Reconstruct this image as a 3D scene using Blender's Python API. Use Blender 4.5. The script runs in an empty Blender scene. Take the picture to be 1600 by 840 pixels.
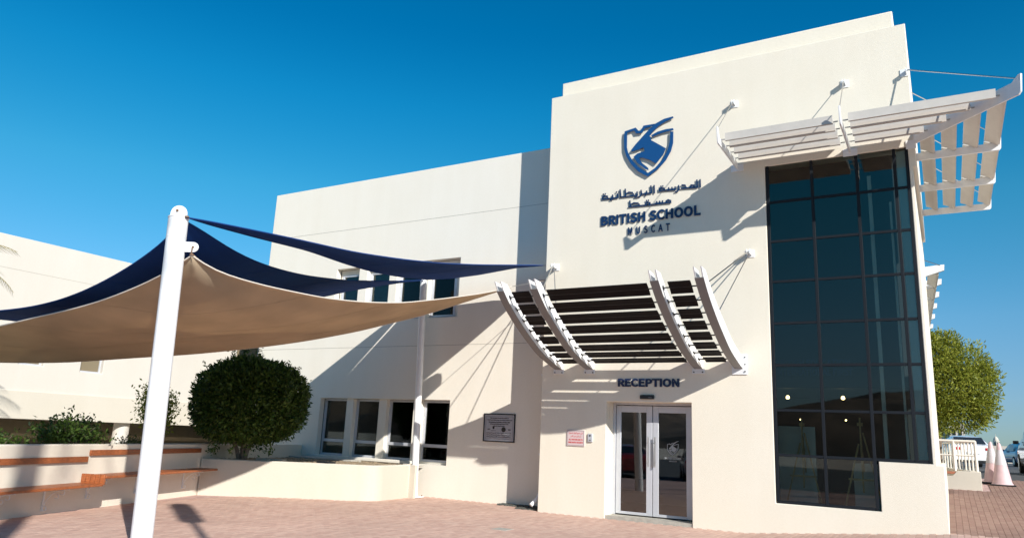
import bpy, bmesh, math, random
import numpy as np
from mathutils import Vector, Matrix, Euler
PI = math.pi
random.seed(7); rng = np.random.default_rng(7)
scene = bpy.context.scene
C = scene.collection

# ------------------------------------------------------------------ camera
YAW, PITCH, ROLL, FPX = 0.535626, 0.223687, 0.0458783, 1146.25
CAM = Vector((0, -15, 1.6))
fwd = Vector((-math.sin(YAW)*math.cos(PITCH), math.cos(YAW)*math.cos(PITCH), math.sin(PITCH)))
r0 = Vector((math.cos(YAW), math.sin(YAW), 0)); u0 = r0.cross(fwd)
cr, sr = math.cos(ROLL), math.sin(ROLL)
right = r0*cr + u0*sr; up = r0*-sr + u0*cr
cd = bpy.data.cameras.new('camera'); cam = bpy.data.objects.new('camera', cd); C.objects.link(cam)
cam.matrix_world = Matrix(((right.x, up.x, -fwd.x, CAM.x), (right.y, up.y, -fwd.y, CAM.y), (right.z, up.z, -fwd.z, CAM.z), (0, 0, 0, 1)))
cd.sensor_width = 36; cd.lens = FPX/1600*36; cd.clip_start = .1; cd.clip_end = 12000
scene.camera = cam
# ------------------------------------------------------------------ sky and sun
SUN = Vector((1.6, -1.0, 1.0))                       # towards the sun
el = math.atan2(SUN.z, math.hypot(SUN.x, SUN.y)); az = math.atan2(SUN.x, SUN.y)
w = bpy.data.worlds.new('World'); scene.world = w; w.use_nodes = True
nt = w.node_tree; nt.nodes.clear()
sky = nt.nodes.new('ShaderNodeTexSky'); sky.sky_type = 'NISHITA'; sky.sun_disc = False
sky.sun_elevation = el; sky.sun_rotation = az; sky.altitude = 0; sky.air_density = 1.0; sky.dust_density = 0.0; sky.ozone_density = 3.0
hs = nt.nodes.new('ShaderNodeHueSaturation'); hs.inputs['Saturation'].default_value = 1.42; hs.inputs['Hue'].default_value = .494
bg = nt.nodes.new('ShaderNodeBackground'); bg.inputs[1].default_value = .125
out = nt.nodes.new('ShaderNodeOutputWorld')
# dry desert air: the same clear blue carried down to the horizon all the way round
wtc = nt.nodes.new('ShaderNodeTexCoord'); wsp = nt.nodes.new('ShaderNodeSeparateXYZ'); wrp = nt.nodes.new('ShaderNodeValToRGB'); wmx = nt.nodes.new('ShaderNodeMix'); wmx.data_type = 'RGBA'; wmx.blend_type = 'MULTIPLY'; wmx.inputs[0].default_value = 1
e = wrp.color_ramp.elements; e[0].position = 0; e[0].color = (.22, .35, .60, 1); e[1].position = 1; e[1].color = (.45, .77, .80, 1)
for p_, c_ in ((.07, (.40, .47, .62, 1)), (.16, (.72, .70, .72, 1)), (.30, (.84, .93, .79, 1)), (.42, (.45, .92, .84, 1)), (.5, (.40, .82, .80, 1))): e_ = e.new(p_); e_.color = c_
nt.links.new(wtc.outputs['Generated'], wsp.inputs[0]); nt.links.new(wsp.outputs['Z'], wrp.inputs[0])
nt.links.new(sky.outputs[0], hs.inputs['Color']); nt.links.new(hs.outputs[0], wmx.inputs[6]); nt.links.new(wrp.outputs[0], wmx.inputs[7]); nt.links.new(wmx.outputs[2], bg.inputs[0]); nt.links.new(bg.outputs[0], out.inputs[0])
sl = bpy.data.lights.new('sun', 'SUN'); sl.energy = 4.9; sl.angle = math.radians(.53); sl.color = (1, .97, .915)
so = bpy.data.objects.new('sun', sl); C.objects.link(so); so.rotation_euler = SUN.to_track_quat('Z', 'Y').to_euler(); so.location = (30, -20, 30)
scene.view_settings.view_transform = 'Standard'; scene.view_settings.look = 'None'; scene.view_settings.exposure = 0.37; scene.view_settings.gamma = 1
scene.cycles.max_bounces = 8; scene.cycles.transparent_max_bounces = 16

# ------------------------------------------------------------------ materials
M = {}
def newmat(name):
    m = bpy.data.materials.new(name); m.use_nodes = True; M[name] = m
    return m, m.node_tree, m.node_tree.nodes['Principled BSDF']
def mat(name, col, rough=.6, metal=0, noise=0, scale=6, bump=0, bscale=120, bdist=.004, spec=None, stretch=None):
    m, t, b = newmat(name)
    b.inputs['Base Color'].default_value = (*col, 1); b.inputs['Roughness'].default_value = rough; b.inputs['Metallic'].default_value = metal
    if spec is not None: b.inputs['Specular IOR Level'].default_value = spec
    tc = t.nodes.new('ShaderNodeTexCoord'); src = tc.outputs['Object']
    if stretch:
        mp = t.nodes.new('ShaderNodeMapping'); mp.inputs['Scale'].default_value = stretch; t.links.new(src, mp.inputs[0]); src = mp.outputs[0]
    if noise:
        n = t.nodes.new('ShaderNodeTexNoise'); n.inputs['Scale'].default_value = scale; n.inputs['Detail'].default_value = 6; n.inputs['Roughness'].default_value = .6
        t.links.new(src, n.inputs['Vector'])
        r = t.nodes.new('ShaderNodeValToRGB'); r.color_ramp.elements[0].position = .3; r.color_ramp.elements[1].position = .7
        r.color_ramp.elements[0].color = (*[c*(1-noise) for c in col], 1); r.color_ramp.elements[1].color = (*[min(1, c*(1+noise*.5)) for c in col], 1)
        t.links.new(n.outputs[0], r.inputs[0]); t.links.new(r.outputs[0], b.inputs['Base Color'])
    if bump:
        n = t.nodes.new('ShaderNodeTexNoise'); n.inputs['Scale'].default_value = bscale; n.inputs['Detail'].default_value = 4
        t.links.new(src, n.inputs['Vector'])
        bp = t.nodes.new('ShaderNodeBump'); bp.inputs['Strength'].default_value = bump; bp.inputs['Distance'].default_value = bdist
        t.links.new(n.outputs[0], bp.inputs['Height']); t.links.new(bp.outputs[0], b.inputs['Normal'])
    return m
def stucco(name, col, bscale=75, bdist=.010, strength=.55):
    """rendered wall: fine grain relief, faint cloudy tone and rain streaks"""
    m, t, b = newmat(name); L = t.links.new; N = t.nodes.new
    b.inputs['Roughness'].default_value = .88; b.inputs['Specular IOR Level'].default_value = .2
    tc = N('ShaderNodeTexCoord')
    big = N('ShaderNodeTexNoise'); big.inputs['Scale'].default_value = .8; big.inputs['Detail'].default_value = 7; L(tc.outputs['Object'], big.inputs['Vector'])
    mp = N('ShaderNodeMapping'); mp.inputs['Scale'].default_value = (2.2, 2.2, .35); L(tc.outputs['Object'], mp.inputs[0])
    st = N('ShaderNodeTexNoise'); st.inputs['Scale'].default_value = 1.0; st.inputs['Detail'].default_value = 5; L(mp.outputs[0], st.inputs['Vector'])
    fine = N('ShaderNodeTexNoise'); fine.inputs['Scale'].default_value = 22; fine.inputs['Detail'].default_value = 5; L(tc.outputs['Object'], fine.inputs['Vector'])
    a = N('ShaderNodeMath'); a.operation = 'ADD'; L(big.outputs[0], a.inputs[0]); L(st.outputs[0], a.inputs[1])
    a2 = N('ShaderNodeMath'); a2.operation = 'ADD'; L(a.outputs[0], a2.inputs[0]); L(fine.outputs[0], a2.inputs[1])
    mr = N('ShaderNodeMapRange'); mr.inputs[1].default_value = 1.15; mr.inputs[2].default_value = 1.85; L(a2.outputs[0], mr.inputs[0])
    mx = N('ShaderNodeMix'); mx.data_type = 'RGBA'; L(mr.outputs[0], mx.inputs[0])
    mx.inputs[6].default_value = (col[0]*.955, col[1]*.945, col[2]*.925, 1); mx.inputs[7].default_value = (*col, 1)
    L(mx.outputs[2], b.inputs['Base Color'])
    g = N('ShaderNodeTexNoise'); g.inputs['Scale'].default_value = bscale; g.inputs['Detail'].default_value = 6; g.inputs['Roughness'].default_value = .6; L(tc.outputs['Object'], g.inputs['Vector'])
    bp = N('ShaderNodeBump'); bp.inputs['Strength'].default_value = strength; bp.inputs['Distance'].default_value = bdist
    L(g.outputs[0], bp.inputs['Height']); L(bp.outputs[0], b.inputs['Normal'])
    return m
WALL = stucco('stucco_cream', (.80, .737, .615), strength=.6)
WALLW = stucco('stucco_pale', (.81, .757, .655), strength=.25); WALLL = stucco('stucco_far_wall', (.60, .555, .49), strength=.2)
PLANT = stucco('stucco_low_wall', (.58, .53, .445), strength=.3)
WHITE = mat('white_paint', (.80, .80, .79), .38, noise=.05, scale=9, bump=.05)
SHADEP = mat('shaded_underside', (.20, .195, .19), .5)  # the arms' paint darkened: shade on their undersides put into the colour
LOUV = mat('louvre_paint', (.56, .525, .47), .5, noise=.06, scale=7)
ALU = mat('aluminium', (.56, .57, .60), .38, .25, noise=.05)
STEEL = mat('stainless', (.55, .54, .52), .28, 1)
RUST = mat('rusty_steel', (.22, .13, .08), .8, .3, noise=.5, scale=60)
FRAME = mat('dark_frame', (.010, .013, .017), .6, spec=.2)
BLACK = mat('black_plastic', (.012, .012, .013), .4)
SLAT = mat('dark_slat', (.007, .0055, .0055), .6, spec=.15, noise=.25, scale=4, stretch=(.4, 6, 6))
TUBE = mat('black_tube', (.012, .011, .011), .4)
BLUE = mat('sign_blue', (.008, .065, .20), .35)
SBLUE = mat('letter_blue', (.006, .028, .09), .35)
NAVY_T = mat('sign_navy', (.01, .022, .07), .4)
WOOD = mat('bench_wood', (.36, .105, .032), .42, noise=.45, scale=5, stretch=(3, 3, 14), bump=.15, bscale=30)
SOIL = mat('soil', (.33, .25, .16), .95, noise=.4, scale=9, bump=.6, bscale=30, bdist=.03)
GRAV = mat('drain_gravel', (.10, .10, .085), .95, noise=.6, scale=30, bump=.8, bscale=50, bdist=.03)
CONC = mat('concrete', (.42, .39, .33), .9, noise=.2, scale=12, bump=.3)
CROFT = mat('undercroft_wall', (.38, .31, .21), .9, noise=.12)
INTW = mat('interior_wall', (.55, .56, .50), .8, noise=.04)
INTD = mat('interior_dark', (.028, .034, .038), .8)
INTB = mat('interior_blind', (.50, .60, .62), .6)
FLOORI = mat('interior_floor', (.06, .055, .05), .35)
EASEL = mat('easel_wood', (.40, .27, .10), .55, noise=.3, scale=10)
BARK = mat('bark', (.20, .15, .11), .95, noise=.4, scale=14, bump=.8, bscale=30, bdist=.02)
ASPH = mat('asphalt', (.075, .073, .07), .9, noise=.2, scale=30, bump=.3)
BENCHW = stucco('stucco_bench_wall', (.76, .69, .58), strength=.3)
SANDW = stucco('sea_wall_render', (.62, .55, .46), strength=.2)
RED = mat('red_lens', (.5, .015, .02), .2)
TYRE = mat('tyre', (.02, .02, .02), .8)
CARGL = mat('car_glass', (.02, .025, .03), .08)
RIM = mat('alloy_rim', (.5, .5, .5), .3, .9)
PLAQ = mat('plaque_steel', (.42, .42, .45), .4, .3)
PAPER = mat('notice_board', (.62, .50, .49), .5)
REDP = mat('red_print', (.55, .05, .05), .6)
BLKP = mat('black_print', (.02, .02, .02), .6)
TERRA = mat('terracotta', (.42, .15, .08), .8, noise=.2)
def carpaint(name, col):
    m, t, b = newmat(name); b.inputs['Base Color'].default_value = (*col, 1); b.inputs['Roughness'].default_value = .3
    b.inputs['Coat Weight'].default_value = .8; b.inputs['Coat Roughness'].default_value = .05
    return m
CARW = carpaint('car_white', (.75, .75, .75)); CARK = carpaint('car_bronze', (.035, .025, .016)); CARB = carpaint('car_blue', (.10, .15, .25)); CARR = carpaint('car_red', (.30, .02, .02)); CARS = carpaint('car_silver', (.45, .45, .44))
def emit(name, col, s):
    m, t, b = newmat(name); b.inputs['Emission Color'].default_value = (*col, 1); b.inputs['Emission Strength'].default_value = s; return m
LAMP = emit('lamp_glow', (1, .66, .30), 7)
def glass(name, tint, refl=1.0, rtint=(1, 1, 1), dirt=True):
    m = bpy.data.materials.new(name); m.use_nodes = True; t = m.node_tree; t.nodes.clear(); M[name] = m
    N = t.nodes.new; L = t.links.new
    o = N('ShaderNodeOutputMaterial'); tr = N('ShaderNodeBsdfTransparent'); tr.inputs[0].default_value = (*tint, 1)
    gl = N('ShaderNodeBsdfGlossy'); gl.inputs['Roughness'].default_value = .015; gl.inputs['Color'].default_value = (*rtint, 1)
    fr = N('ShaderNodeFresnel'); fr.inputs['IOR'].default_value = 1.52
    mu = N('ShaderNodeMath'); mu.operation = 'MULTIPLY'; mu.inputs[1].default_value = refl; L(fr.outputs[0], mu.inputs[0])
    tc = N('ShaderNodeTexCoord'); nz = N('ShaderNodeTexNoise'); nz.inputs['Scale'].default_value = .9; nz.inputs['Detail'].default_value = 1; L(tc.outputs['Object'], nz.inputs['Vector'])
    bp = N('ShaderNodeBump'); bp.inputs['Strength'].default_value = .05; bp.inputs['Distance'].default_value = .01; L(nz.outputs[0], bp.inputs['Height']); L(bp.outputs[0], gl.inputs['Normal'])
    mx = N('ShaderNodeMixShader'); L(mu.outputs[0], mx.inputs[0]); L(tr.outputs[0], mx.inputs[1]); L(gl.outputs[0], mx.inputs[2]); L(mx.outputs[0], o.inputs[0])
    return m
TINT = glass('tinted_glass', (.78, .86, .84), 1.1, (1, .87, .78))
WGL = glass('window_glass', (.45, .48, .46), .45)
DGL = glass('door_glass', (.55, .58, .56), 2.6)
def fabric(name, col, trans):
    m, t, b = newmat(name); N = t.nodes.new; L = t.links.new
    b.inputs['Roughness'].default_value = .85; b.inputs['Specular IOR Level'].default_value = .15
    tc = N('ShaderNodeTexCoord')
    wv = N('ShaderNodeTexNoise'); wv.inputs['Scale'].default_value = 1.3; wv.inputs['Detail'].default_value = 4; L(tc.outputs['Object'], wv.inputs['Vector'])
    mr = N('ShaderNodeMapRange'); mr.inputs[1].default_value = .3; mr.inputs[2].default_value = .7; mr.inputs[3].default_value = .88; mr.inputs[4].default_value = 1.08; L(wv.outputs[0], mr.inputs[0])
    mc = N('ShaderNodeMix'); mc.data_type = 'RGBA'; mc.blend_type = 'MULTIPLY'; mc.inputs[0].default_value = 1; mc.inputs[6].default_value = (*col, 1)
    cmb = N('ShaderNodeCombineColor'); [L(mr.outputs[0], cmb.inputs[i]) for i in range(3)]; L(cmb.outputs[0], mc.inputs[7]); L(mc.outputs[2], b.inputs['Base Color'])
    tl = N('ShaderNodeBsdfTranslucent'); L(mc.outputs[2], tl.inputs[0])
    mx = N('ShaderNodeMixShader'); mx.inputs[0].default_value = trans; L(b.outputs[0], mx.inputs[1]); L(tl.outputs[0], mx.inputs[2]); L(mx.outputs[0], t.nodes['Material Output'].inputs[0])
    return m
BEIGE = fabric('sail_beige', (.62, .49, .335), .40); NAVY = fabric('sail_navy', (.02, .07, .26), .25); HEM = mat('sail_hem', (.62, .56, .48), .8)
def leafmat(name, c1, c2, trans=.35, rough=.5):
    m, t, b = newmat(name); N = t.nodes.new; L = t.links.new
    g = N('ShaderNodeNewGeometry'); r = N('ShaderNodeValToRGB'); r.color_ramp.elements[0].color = (*c1, 1); r.color_ramp.elements[1].color = (*c2, 1)
    L(g.outputs['Random Per Island'], r.inputs[0]); L(r.outputs[0], b.inputs['Base Color']); b.inputs['Roughness'].default_value = rough; b.inputs['Specular IOR Level'].default_value = .3
    tl = N('ShaderNodeBsdfTranslucent'); L(r.outputs[0], tl.inputs[0]); mx = N('ShaderNodeMixShader'); mx.inputs[0].default_value = trans
    L(b.outputs[0], mx.inputs[1]); L(tl.outputs[0], mx.inputs[2]); L(mx.outputs[0], t.nodes['Material Output'].inputs[0])
    return m
LEAFD = leafmat('leaf_dark', (.022, .048, .010), (.105, .17, .028), .28); LEAFY = leafmat('leaf_bright', (.13, .17, .016), (.37, .38, .055), .42)
LEAFP = leafmat('leaf_palm', (.20, .20, .05), (.48, .36, .11), .3); LEAFO = leafmat('leaf_olive', (.07, .09, .025), (.16, .17, .05), .3)
# clay paver: tone differs brick by brick
def paver_mat(name, textured, k=(1, 1, 1)):
    m, t, b = newmat(name); N = t.nodes.new; L = t.links.new; b.inputs['Roughness'].default_value = .85; b.inputs['Specular IOR Level'].default_value = .25
    tc = N('ShaderNodeTexCoord'); nz = N('ShaderNodeTexNoise'); nz.inputs['Scale'].default_value = .55; nz.inputs['Detail'].default_value = 6; L(tc.outputs['Object'], nz.inputs['Vector'])
    if textured:
        mp = N('ShaderNodeMapping'); mp.inputs['Rotation'].default_value = (0, 0, PI/2); L(tc.outputs['Object'], mp.inputs[0])
        br = N('ShaderNodeTexBrick'); br.inputs['Scale'].default_value = 1; br.inputs['Brick Width'].default_value = .2; br.inputs['Row Height'].default_value = .1; br.inputs['Mortar Size'].default_value = .004
        br.inputs['Color1'].default_value = (.49, .315, .275, 1); br.inputs['Color2'].default_value = (.56, .385, .34, 1); br.inputs['Mortar'].default_value = (.36, .27, .23, 1)
        L(mp.outputs[0], br.inputs['Vector']); base = br.outputs[0]
    else:
        g = N('ShaderNodeNewGeometry'); oi = N('ShaderNodeObjectInfo'); ad = N('ShaderNodeMath'); ad.operation = 'ADD'; fr = N('ShaderNodeMath'); fr.operation = 'FRACT'
        L(g.outputs['Random Per Island'], ad.inputs[0]); L(oi.outputs['Random'], ad.inputs[1]); L(ad.outputs[0], fr.inputs[0])
        r = N('ShaderNodeValToRGB'); e = r.color_ramp.elements; e[0].color = (.50*k[0], .32*k[1], .255*k[2], 1); e[1].color = (.59*k[0], .405*k[1], .32*k[2], 1); L(fr.outputs[0], r.inputs[0]); base = r.outputs[0]
    r2 = N('ShaderNodeMapRange'); r2.inputs[1].default_value = .3; r2.inputs[2].default_value = .7; r2.inputs[3].default_value = .92; r2.inputs[4].default_value = 1.07; L(nz.outputs[0], r2.inputs[0])
    cc = N('ShaderNodeCombineColor'); [L(r2.outputs[0], cc.inputs[i]) for i in range(3)]
    mx = N('ShaderNodeMix'); mx.data_type = 'RGBA'; mx.blend_type = 'MULTIPLY'; mx.inputs[0].default_value = 1; L(base, mx.inputs[6]); L(cc.outputs[0], mx.inputs[7]); L(mx.outputs[2], b.inputs['Base Color'])
    f = N('ShaderNodeTexNoise'); f.inputs['Scale'].default_value = 90; L(tc.outputs['Object'], f.inputs['Vector']); bp = N('ShaderNodeBump'); bp.inputs['Strength'].default_value = .4; bp.inputs['Distance'].default_value = .004
    L(f.outputs[0], bp.inputs['Height']); L(bp.outputs[0], b.inputs['Normal']); return m
PAVER = paver_mat('clay_paver', False); PAVER2 = paver_mat('weathered_paver', False, (.52, .48, .46)); PAVET = paver_mat('paved_ground', True)
mm, t, b = newmat('sea_water'); b.inputs['Base Color'].default_value = (.02, .09, .16, 1); b.inputs['Roughness'].default_value = .25
n = t.nodes.new('ShaderNodeTexNoise'); n.inputs['Scale'].default_value = .6; bp = t.nodes.new('ShaderNodeBump'); bp.inputs['Strength'].default_value = .6; t.links.new(n.outputs[0], bp.inputs['Height']); t.links.new(bp.outputs[0], b.inputs['Normal']); SEA = mm
SOILJ = mat('joint_sand', (.30, .22, .185), .95, noise=.2, scale=40)

# ------------------------------------------------------------------ mesh builder
WL = {}
class MB:
    def __init__(s): s.v = []; s.f = []
    def add(s, vs, fs):
        n = len(s.v); s.v += [tuple(v) for v in vs]; s.f += [tuple(i+n for i in f) for f in fs]; return s
    def box(s, x0, x1, y0, y1, z0, z1):
        return s.add([(x0,y0,z0),(x1,y0,z0),(x1,y1,z0),(x0,y1,z0),(x0,y0,z1),(x1,y0,z1),(x1,y1,z1),(x0,y1,z1)],
              [(0,3,2,1),(4,5,6,7),(0,1,5,4),(1,2,6,5),(2,3,7,6),(3,0,4,7)])
    def obox(s, c, ax, ay, az):
        c, ax, ay, az = map(Vector, (c, ax, ay, az))
        vs = [c+ax*i+ay*j+az*k for k in (-1,1) for j in (-1,1) for i in (-1,1)]
        return s.add(vs, [(0,2,3,1),(4,5,7,6),(0,1,5,4),(1,3,7,5),(3,2,6,7),(2,0,4,6)])
    def prism(s, pts, d):
        """extrude a planar loop of 3-D points by vector d"""
        n = len(pts); pts = [Vector(p) for p in pts]; d = Vector(d)
        return s.add(pts+[p+d for p in pts], [tuple(range(n))[::-1], tuple(range(n, 2*n))]+[(i, (i+1) % n, (i+1) % n+n, i+n) for i in range(n)])
    def tube(s, path, r, seg=10, cap=True):
        path = [Vector(p) for p in path]; rs = r if isinstance(r, (list, tuple)) else [r]*len(path); rings = []
        ref = None
        for i, p in enumerate(path):
            d = (path[min(i+1, len(path)-1)]-path[max(i-1, 0)]).normalized()
            if ref is None: ref = d.orthogonal().normalized()
            ref = (ref-d*ref.dot(d)).normalized(); q = d.cross(ref)
            rings.append([p+(ref*math.cos(a)+q*math.sin(a))*rs[i] for a in [2*PI*k/seg for k in range(seg)]])
        vs = [v for r_ in rings for v in r_]; fs = []
        for i in range(len(path)-1):
            for k in range(seg):
                a = i*seg+k; b_ = i*seg+(k+1) % seg; fs.append((a, b_, b_+seg, a+seg))
        if cap: fs += [tuple(range(seg))[::-1], tuple(range((len(path)-1)*seg, len(path)*seg))]
        return s.add(vs, fs)
    def lathe(s, c, prof, seg=20):
        c = Vector(c); vs = []; fs = []
        for (r_, z) in prof: vs += [c+Vector((r_*math.cos(2*PI*k/seg), r_*math.sin(2*PI*k/seg), z)) for k in range(seg)]
        for i in range(len(prof)-1):
            for k in range(seg): a = i*seg+k; b_ = i*seg+(k+1) % seg; fs.append((a, b_, b_+seg, a+seg))
        fs += [tuple(range(seg))[::-1], tuple(range((len(prof)-1)*seg, len(prof)*seg))]
        return s.add(vs, fs)
    def build(s, name, m, parent=None, bevel=0, smooth=True, mods=None):
        me = bpy.data.meshes.new(name); org = Vector(WL.get(parent.name, (0,0,0))) if parent else Vector((0,0,0))
        if parent is None and s.v: # origin of a lone thing: foot centre
            a = np.array(s.v); org = Vector(((a[:,0].min()+a[:,0].max())/2, (a[:,1].min()+a[:,1].max())/2, a[:,2].min()))
        me.from_pydata([(x-org.x, y-org.y, z-org.z) for x, y, z in s.v], [], s.f)
        if m: me.materials.append(m)
        if smooth: me.shade_smooth(); me.set_sharp_from_angle(angle=math.radians(38))
        o = bpy.data.objects.new(name, me); C.objects.link(o)
        if parent: o.parent = parent; WL[o.name] = tuple(org)
        else: o.location = org; WL[o.name] = tuple(org)
        if bevel:
            bv = o.modifiers.new('bevel', 'BEVEL'); bv.width = bevel; bv.segments = 2; bv.limit_method = 'ANGLE'; bv.angle_limit = math.radians(50)
        return o
def tag(o, label=None, cat=None, group=None, kind=None):
    if label: o['label'] = label
    if cat: o['category'] = cat
    if group: o['group'] = group
    if kind: o['kind'] = kind
    return o
def thing(name, loc, label, cat, group=None):
    o = bpy.data.objects.new(name, None); C.objects.link(o); o.location = loc; o.empty_display_size = .3; WL[o.name] = tuple(loc)
    return tag(o, label, cat, group)
def copy_thing(root, loc, label, rotz=None, group=None, mats=None):
    c = root.copy(); C.objects.link(c); c.location = loc; c['label'] = label; WL[c.name] = tuple(loc)
    if rotz is not None: c.rotation_euler.z = rotz
    if group: c['group'] = group
    for ch in root.children:
        d = ch.copy(); C.objects.link(d); d.parent = c
        if mats and ch.data.materials and ch.data.materials[0] in mats:
            d.data = ch.data.copy(); d.data.materials[0] = mats[ch.data.materials[0]]
        for g in ch.children:
            e = g.copy(); C.objects.link(e); e.parent = d
    return c
def wall_grid(xs, zs, holes, y0, y1, axis='y'):
    """a wall between planes y0 and y1 with real openings: holes = [(x0,x1,z0,z1)]"""
    xs = sorted(set([round(x, 4) for x in xs]+[round(v, 4) for h in holes for v in h[:2]])); zs = sorted(set([round(z, 4) for z in zs]+[round(v, 4) for h in holes for v in h[2:]]))
    nx, nz = len(xs)-1, len(zs)-1
    def solid(i, j):
        if i < 0 or j < 0 or i >= nx or j >= nz: return False
        cx, cz = (xs[i]+xs[i+1])/2, (zs[j]+zs[j+1])/2
        return not any(h[0] < cx < h[1] and h[2] < cz < h[3] for h in holes)
    m = MB(); idx = {}
    def V(i, j, k):
        key = (i, j, k)
        if key not in idx:
            idx[key] = len(m.v); y = (y0, y1)[k]
            m.v.append((xs[i], y, zs[j]) if axis == 'y' else (y, xs[i], zs[j]))
        return idx[key]
    for i in range(nx):
        for j in range(nz):
            if not solid(i, j): continue
            m.f.append((V(i,j,0), V(i+1,j,0), V(i+1,j+1,0), V(i,j+1,0))); m.f.append((V(i,j,1), V(i,j+1,1), V(i+1,j+1,1), V(i+1,j,1)))
            if not solid(i-1, j): m.f.append((V(i,j,0), V(i,j+1,0), V(i,j+1,1), V(i,j,1)))
            if not solid(i+1, j): m.f.append((V(i+1,j,0), V(i+1,j,1), V(i+1,j+1,1), V(i+1,j+1,0)))
            if not solid(i, j-1): m.f.append((V(i,j,0), V(i,j,1), V(i+1,j,1), V(i+1,j,0)))
            if not solid(i, j+1): m.f.append((V(i,j+1,0), V(i+1,j+1,0), V(i+1,j+1,1), V(i,j+1,1)))
    return m
def pix(P):                                             # where a point falls in the frame (only used to choose how finely to build)
    d = Vector(P)-CAM; z = d.dot(fwd)
    return (800+FPX*d.dot(right)/z, 420-FPX*d.dot(up)/z, z)

# ------------------------------------------------------------------ ground
def sst(t): t = min(1, max(0, t)); return t*t*(3-2*t)
def gz(x, y):
    a = .093*min(3.5, max(0, x+3.5))*sst((y+9)/8)
    b = .07*min(11.8, max(0, y))*sst((x+2.5)/2.2)
    return a+b
def sheet(name, x0, x1, y0, y1, nx, ny, dz, m, fx=None):
    mb = MB(); xs = np.linspace(x0, x1, nx+1) if fx is None else fx[0]; ys = np.linspace(y0, y1, ny+1) if fx is None else fx[1]
    nx, ny = len(xs)-1, len(ys)-1
    mb.v = [(float(x), float(y), gz(x, y)+dz) for y in ys for x in xs]
    mb.f = [(j*(nx+1)+i, j*(nx+1)+i+1, (j+1)*(nx+1)+i+1, (j+1)*(nx+1)+i) for j in range(ny) for i in range(nx)]
    me = bpy.data.meshes.new(name); me.from_pydata(mb.v, [], mb.f); me.materials.append(m); me.shade_smooth()
    o = bpy.data.objects.new(name, me); C.objects.link(o); return tag(o, kind='structure')
gx = np.concatenate([[-3000, -600, -120, -40], np.linspace(-20, 8, 57), [14, 40, 120, 600, 3000]])
gy = np.concatenate([[-3000, -300, -60, -25], np.linspace(-16, 16, 65), [25, 50, 84]])
ground = sheet('ground', 0, 0, 0, 0, 0, 0, -.03, SANDW, (gx, gy))
road = sheet('road', 0, 0, 0, 0, 0, 0, -.008, ASPH, (np.linspace(-8, 30, 39), np.concatenate([np.linspace(10.2, 16, 12), [30, 60, 83]])))
lot = sheet('car_park', 0, 0, 0, 0, 0, 0, -.012, ASPH, (np.linspace(-30, 20, 51), np.concatenate([[-60, -40, -30, -20], [-17.5]])))
# paving sheet (its brick joints are texture where bricks get too small) and laid bricks where they can be told apart
pav = sheet('brick_paving', 0, 0, 0, 0, 0, 0, -.004, PAVET, (np.linspace(-16, 7, 93), np.linspace(-17.4, 10.15, 111)))
sea = MB(); sea.add([(-6000, 84, -2), (9000, 84, -2), (9000, 9000, -2), (-6000, 9000, -2)], [(0,1,2,3)]); tag(sea.build('sea', SEA, smooth=False), kind='structure')
def paver_ok(x, y):
    if x < -3.0 and y > -.06: return x < -8.02 and y < .74
    if -8.02 <= x <= -.08 and y > -.06: return False
    if x < -11.2:   # keep clear of the planter and bench wall
        yb = -1.45+(x+11.6)*(-1.56/-2.32) if x > -13.95 else -99
        if x < -11.55 and x > -13.95 and y > yb-.1: return False
        if x <= -13.95: return False
        xw = -12.72+(y+8.65)*(-2.05/5.1)
        if x < xw+.12: return False
    elif y > -1.6 and x < -11.3: return False
    if y > 6.85 and x < .82: return False
    return True
cand = []
PW, PL, J = .1, .2, .003
for i in range(int(-15/PW), int(3/PW)):
    for j in range(int(-12/PL)-1, int(10/PL)):
        x = (i+.5)*PW; y = (j+.5)*PL+(PL/2 if i % 2 else 0)
        if not paver_ok(x, y): continue
        px, py, pz = pix((x, y, gz(x, y)))
        if pz < 1 or px < -20 or px > 1620 or py > 850 or pz > 24: continue
        cand.append((pz, x, y))
cand.sort()
def paver_geo(hw, hl, h=.012, c=.004):
    a = [(-hw,-hl,-.02),(hw,-hl,-.02),(hw,hl,-.02),(-hw,hl,-.02),(-hw,-hl,h-c),(hw,-hl,h-c),(hw,hl,h-c),(-hw,hl,h-c),(-hw+c,-hl+c,h),(hw-c,-hl+c,h),(hw-c,hl-c,h),(-hw+c,hl-c,h)]
    f = [(8,9,10,11)]+[(k, (k+1) % 4, (k+1) % 4+4, k+4) for k in range(4)]+[(k+4, (k+1) % 4+4, (k+1) % 4+8, k+8) for k in range(4)]
    return a, f
pv, pf = paver_geo(PW/2-J/2, PL/2-J/2)
pmesh = bpy.data.meshes.new('brick'); pmesh.from_pydata(pv, [], pf); pmesh.materials.append(PAVER)
rest = MB(); rest2 = MB(); pmesh2 = pmesh.copy(); pmesh2.name = 'weathered_brick'; pmesh2.materials[0] = PAVER2
for k, (d, x, y) in enumerate(cand):
    sx = (gz(x+.05, y)-gz(x-.05, y))/.1; sy = (gz(x, y+.05)-gz(x, y-.05))/.1
    dz = random.uniform(-.0015, .0015)
    if k < 300:
        o = bpy.data.objects.new('brick', pmesh2 if (x > -.1 and y > 0) else pmesh); C.objects.link(o); o.parent = pav; o.location = (x, y, gz(x, y)+dz)
        o.rotation_euler = (math.atan(sy), -math.atan(sx), 0)
    else:
        z = gz(x, y)+dz; (rest2 if (x > -.1 and y > 0) else rest).add([(x+a, y+b_, z+c+a*sx+b_*sy) for a, b_, c in pv], pf)
if rest2.v:
    me = bpy.data.meshes.new('weathered_bricks'); me.from_pydata(rest2.v, [], rest2.f); me.materials.append(PAVER2)
    o = bpy.data.objects.new('weathered_bricks', me); C.objects.link(o); o.parent = pav; tag(o, kind='stuff')
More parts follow.
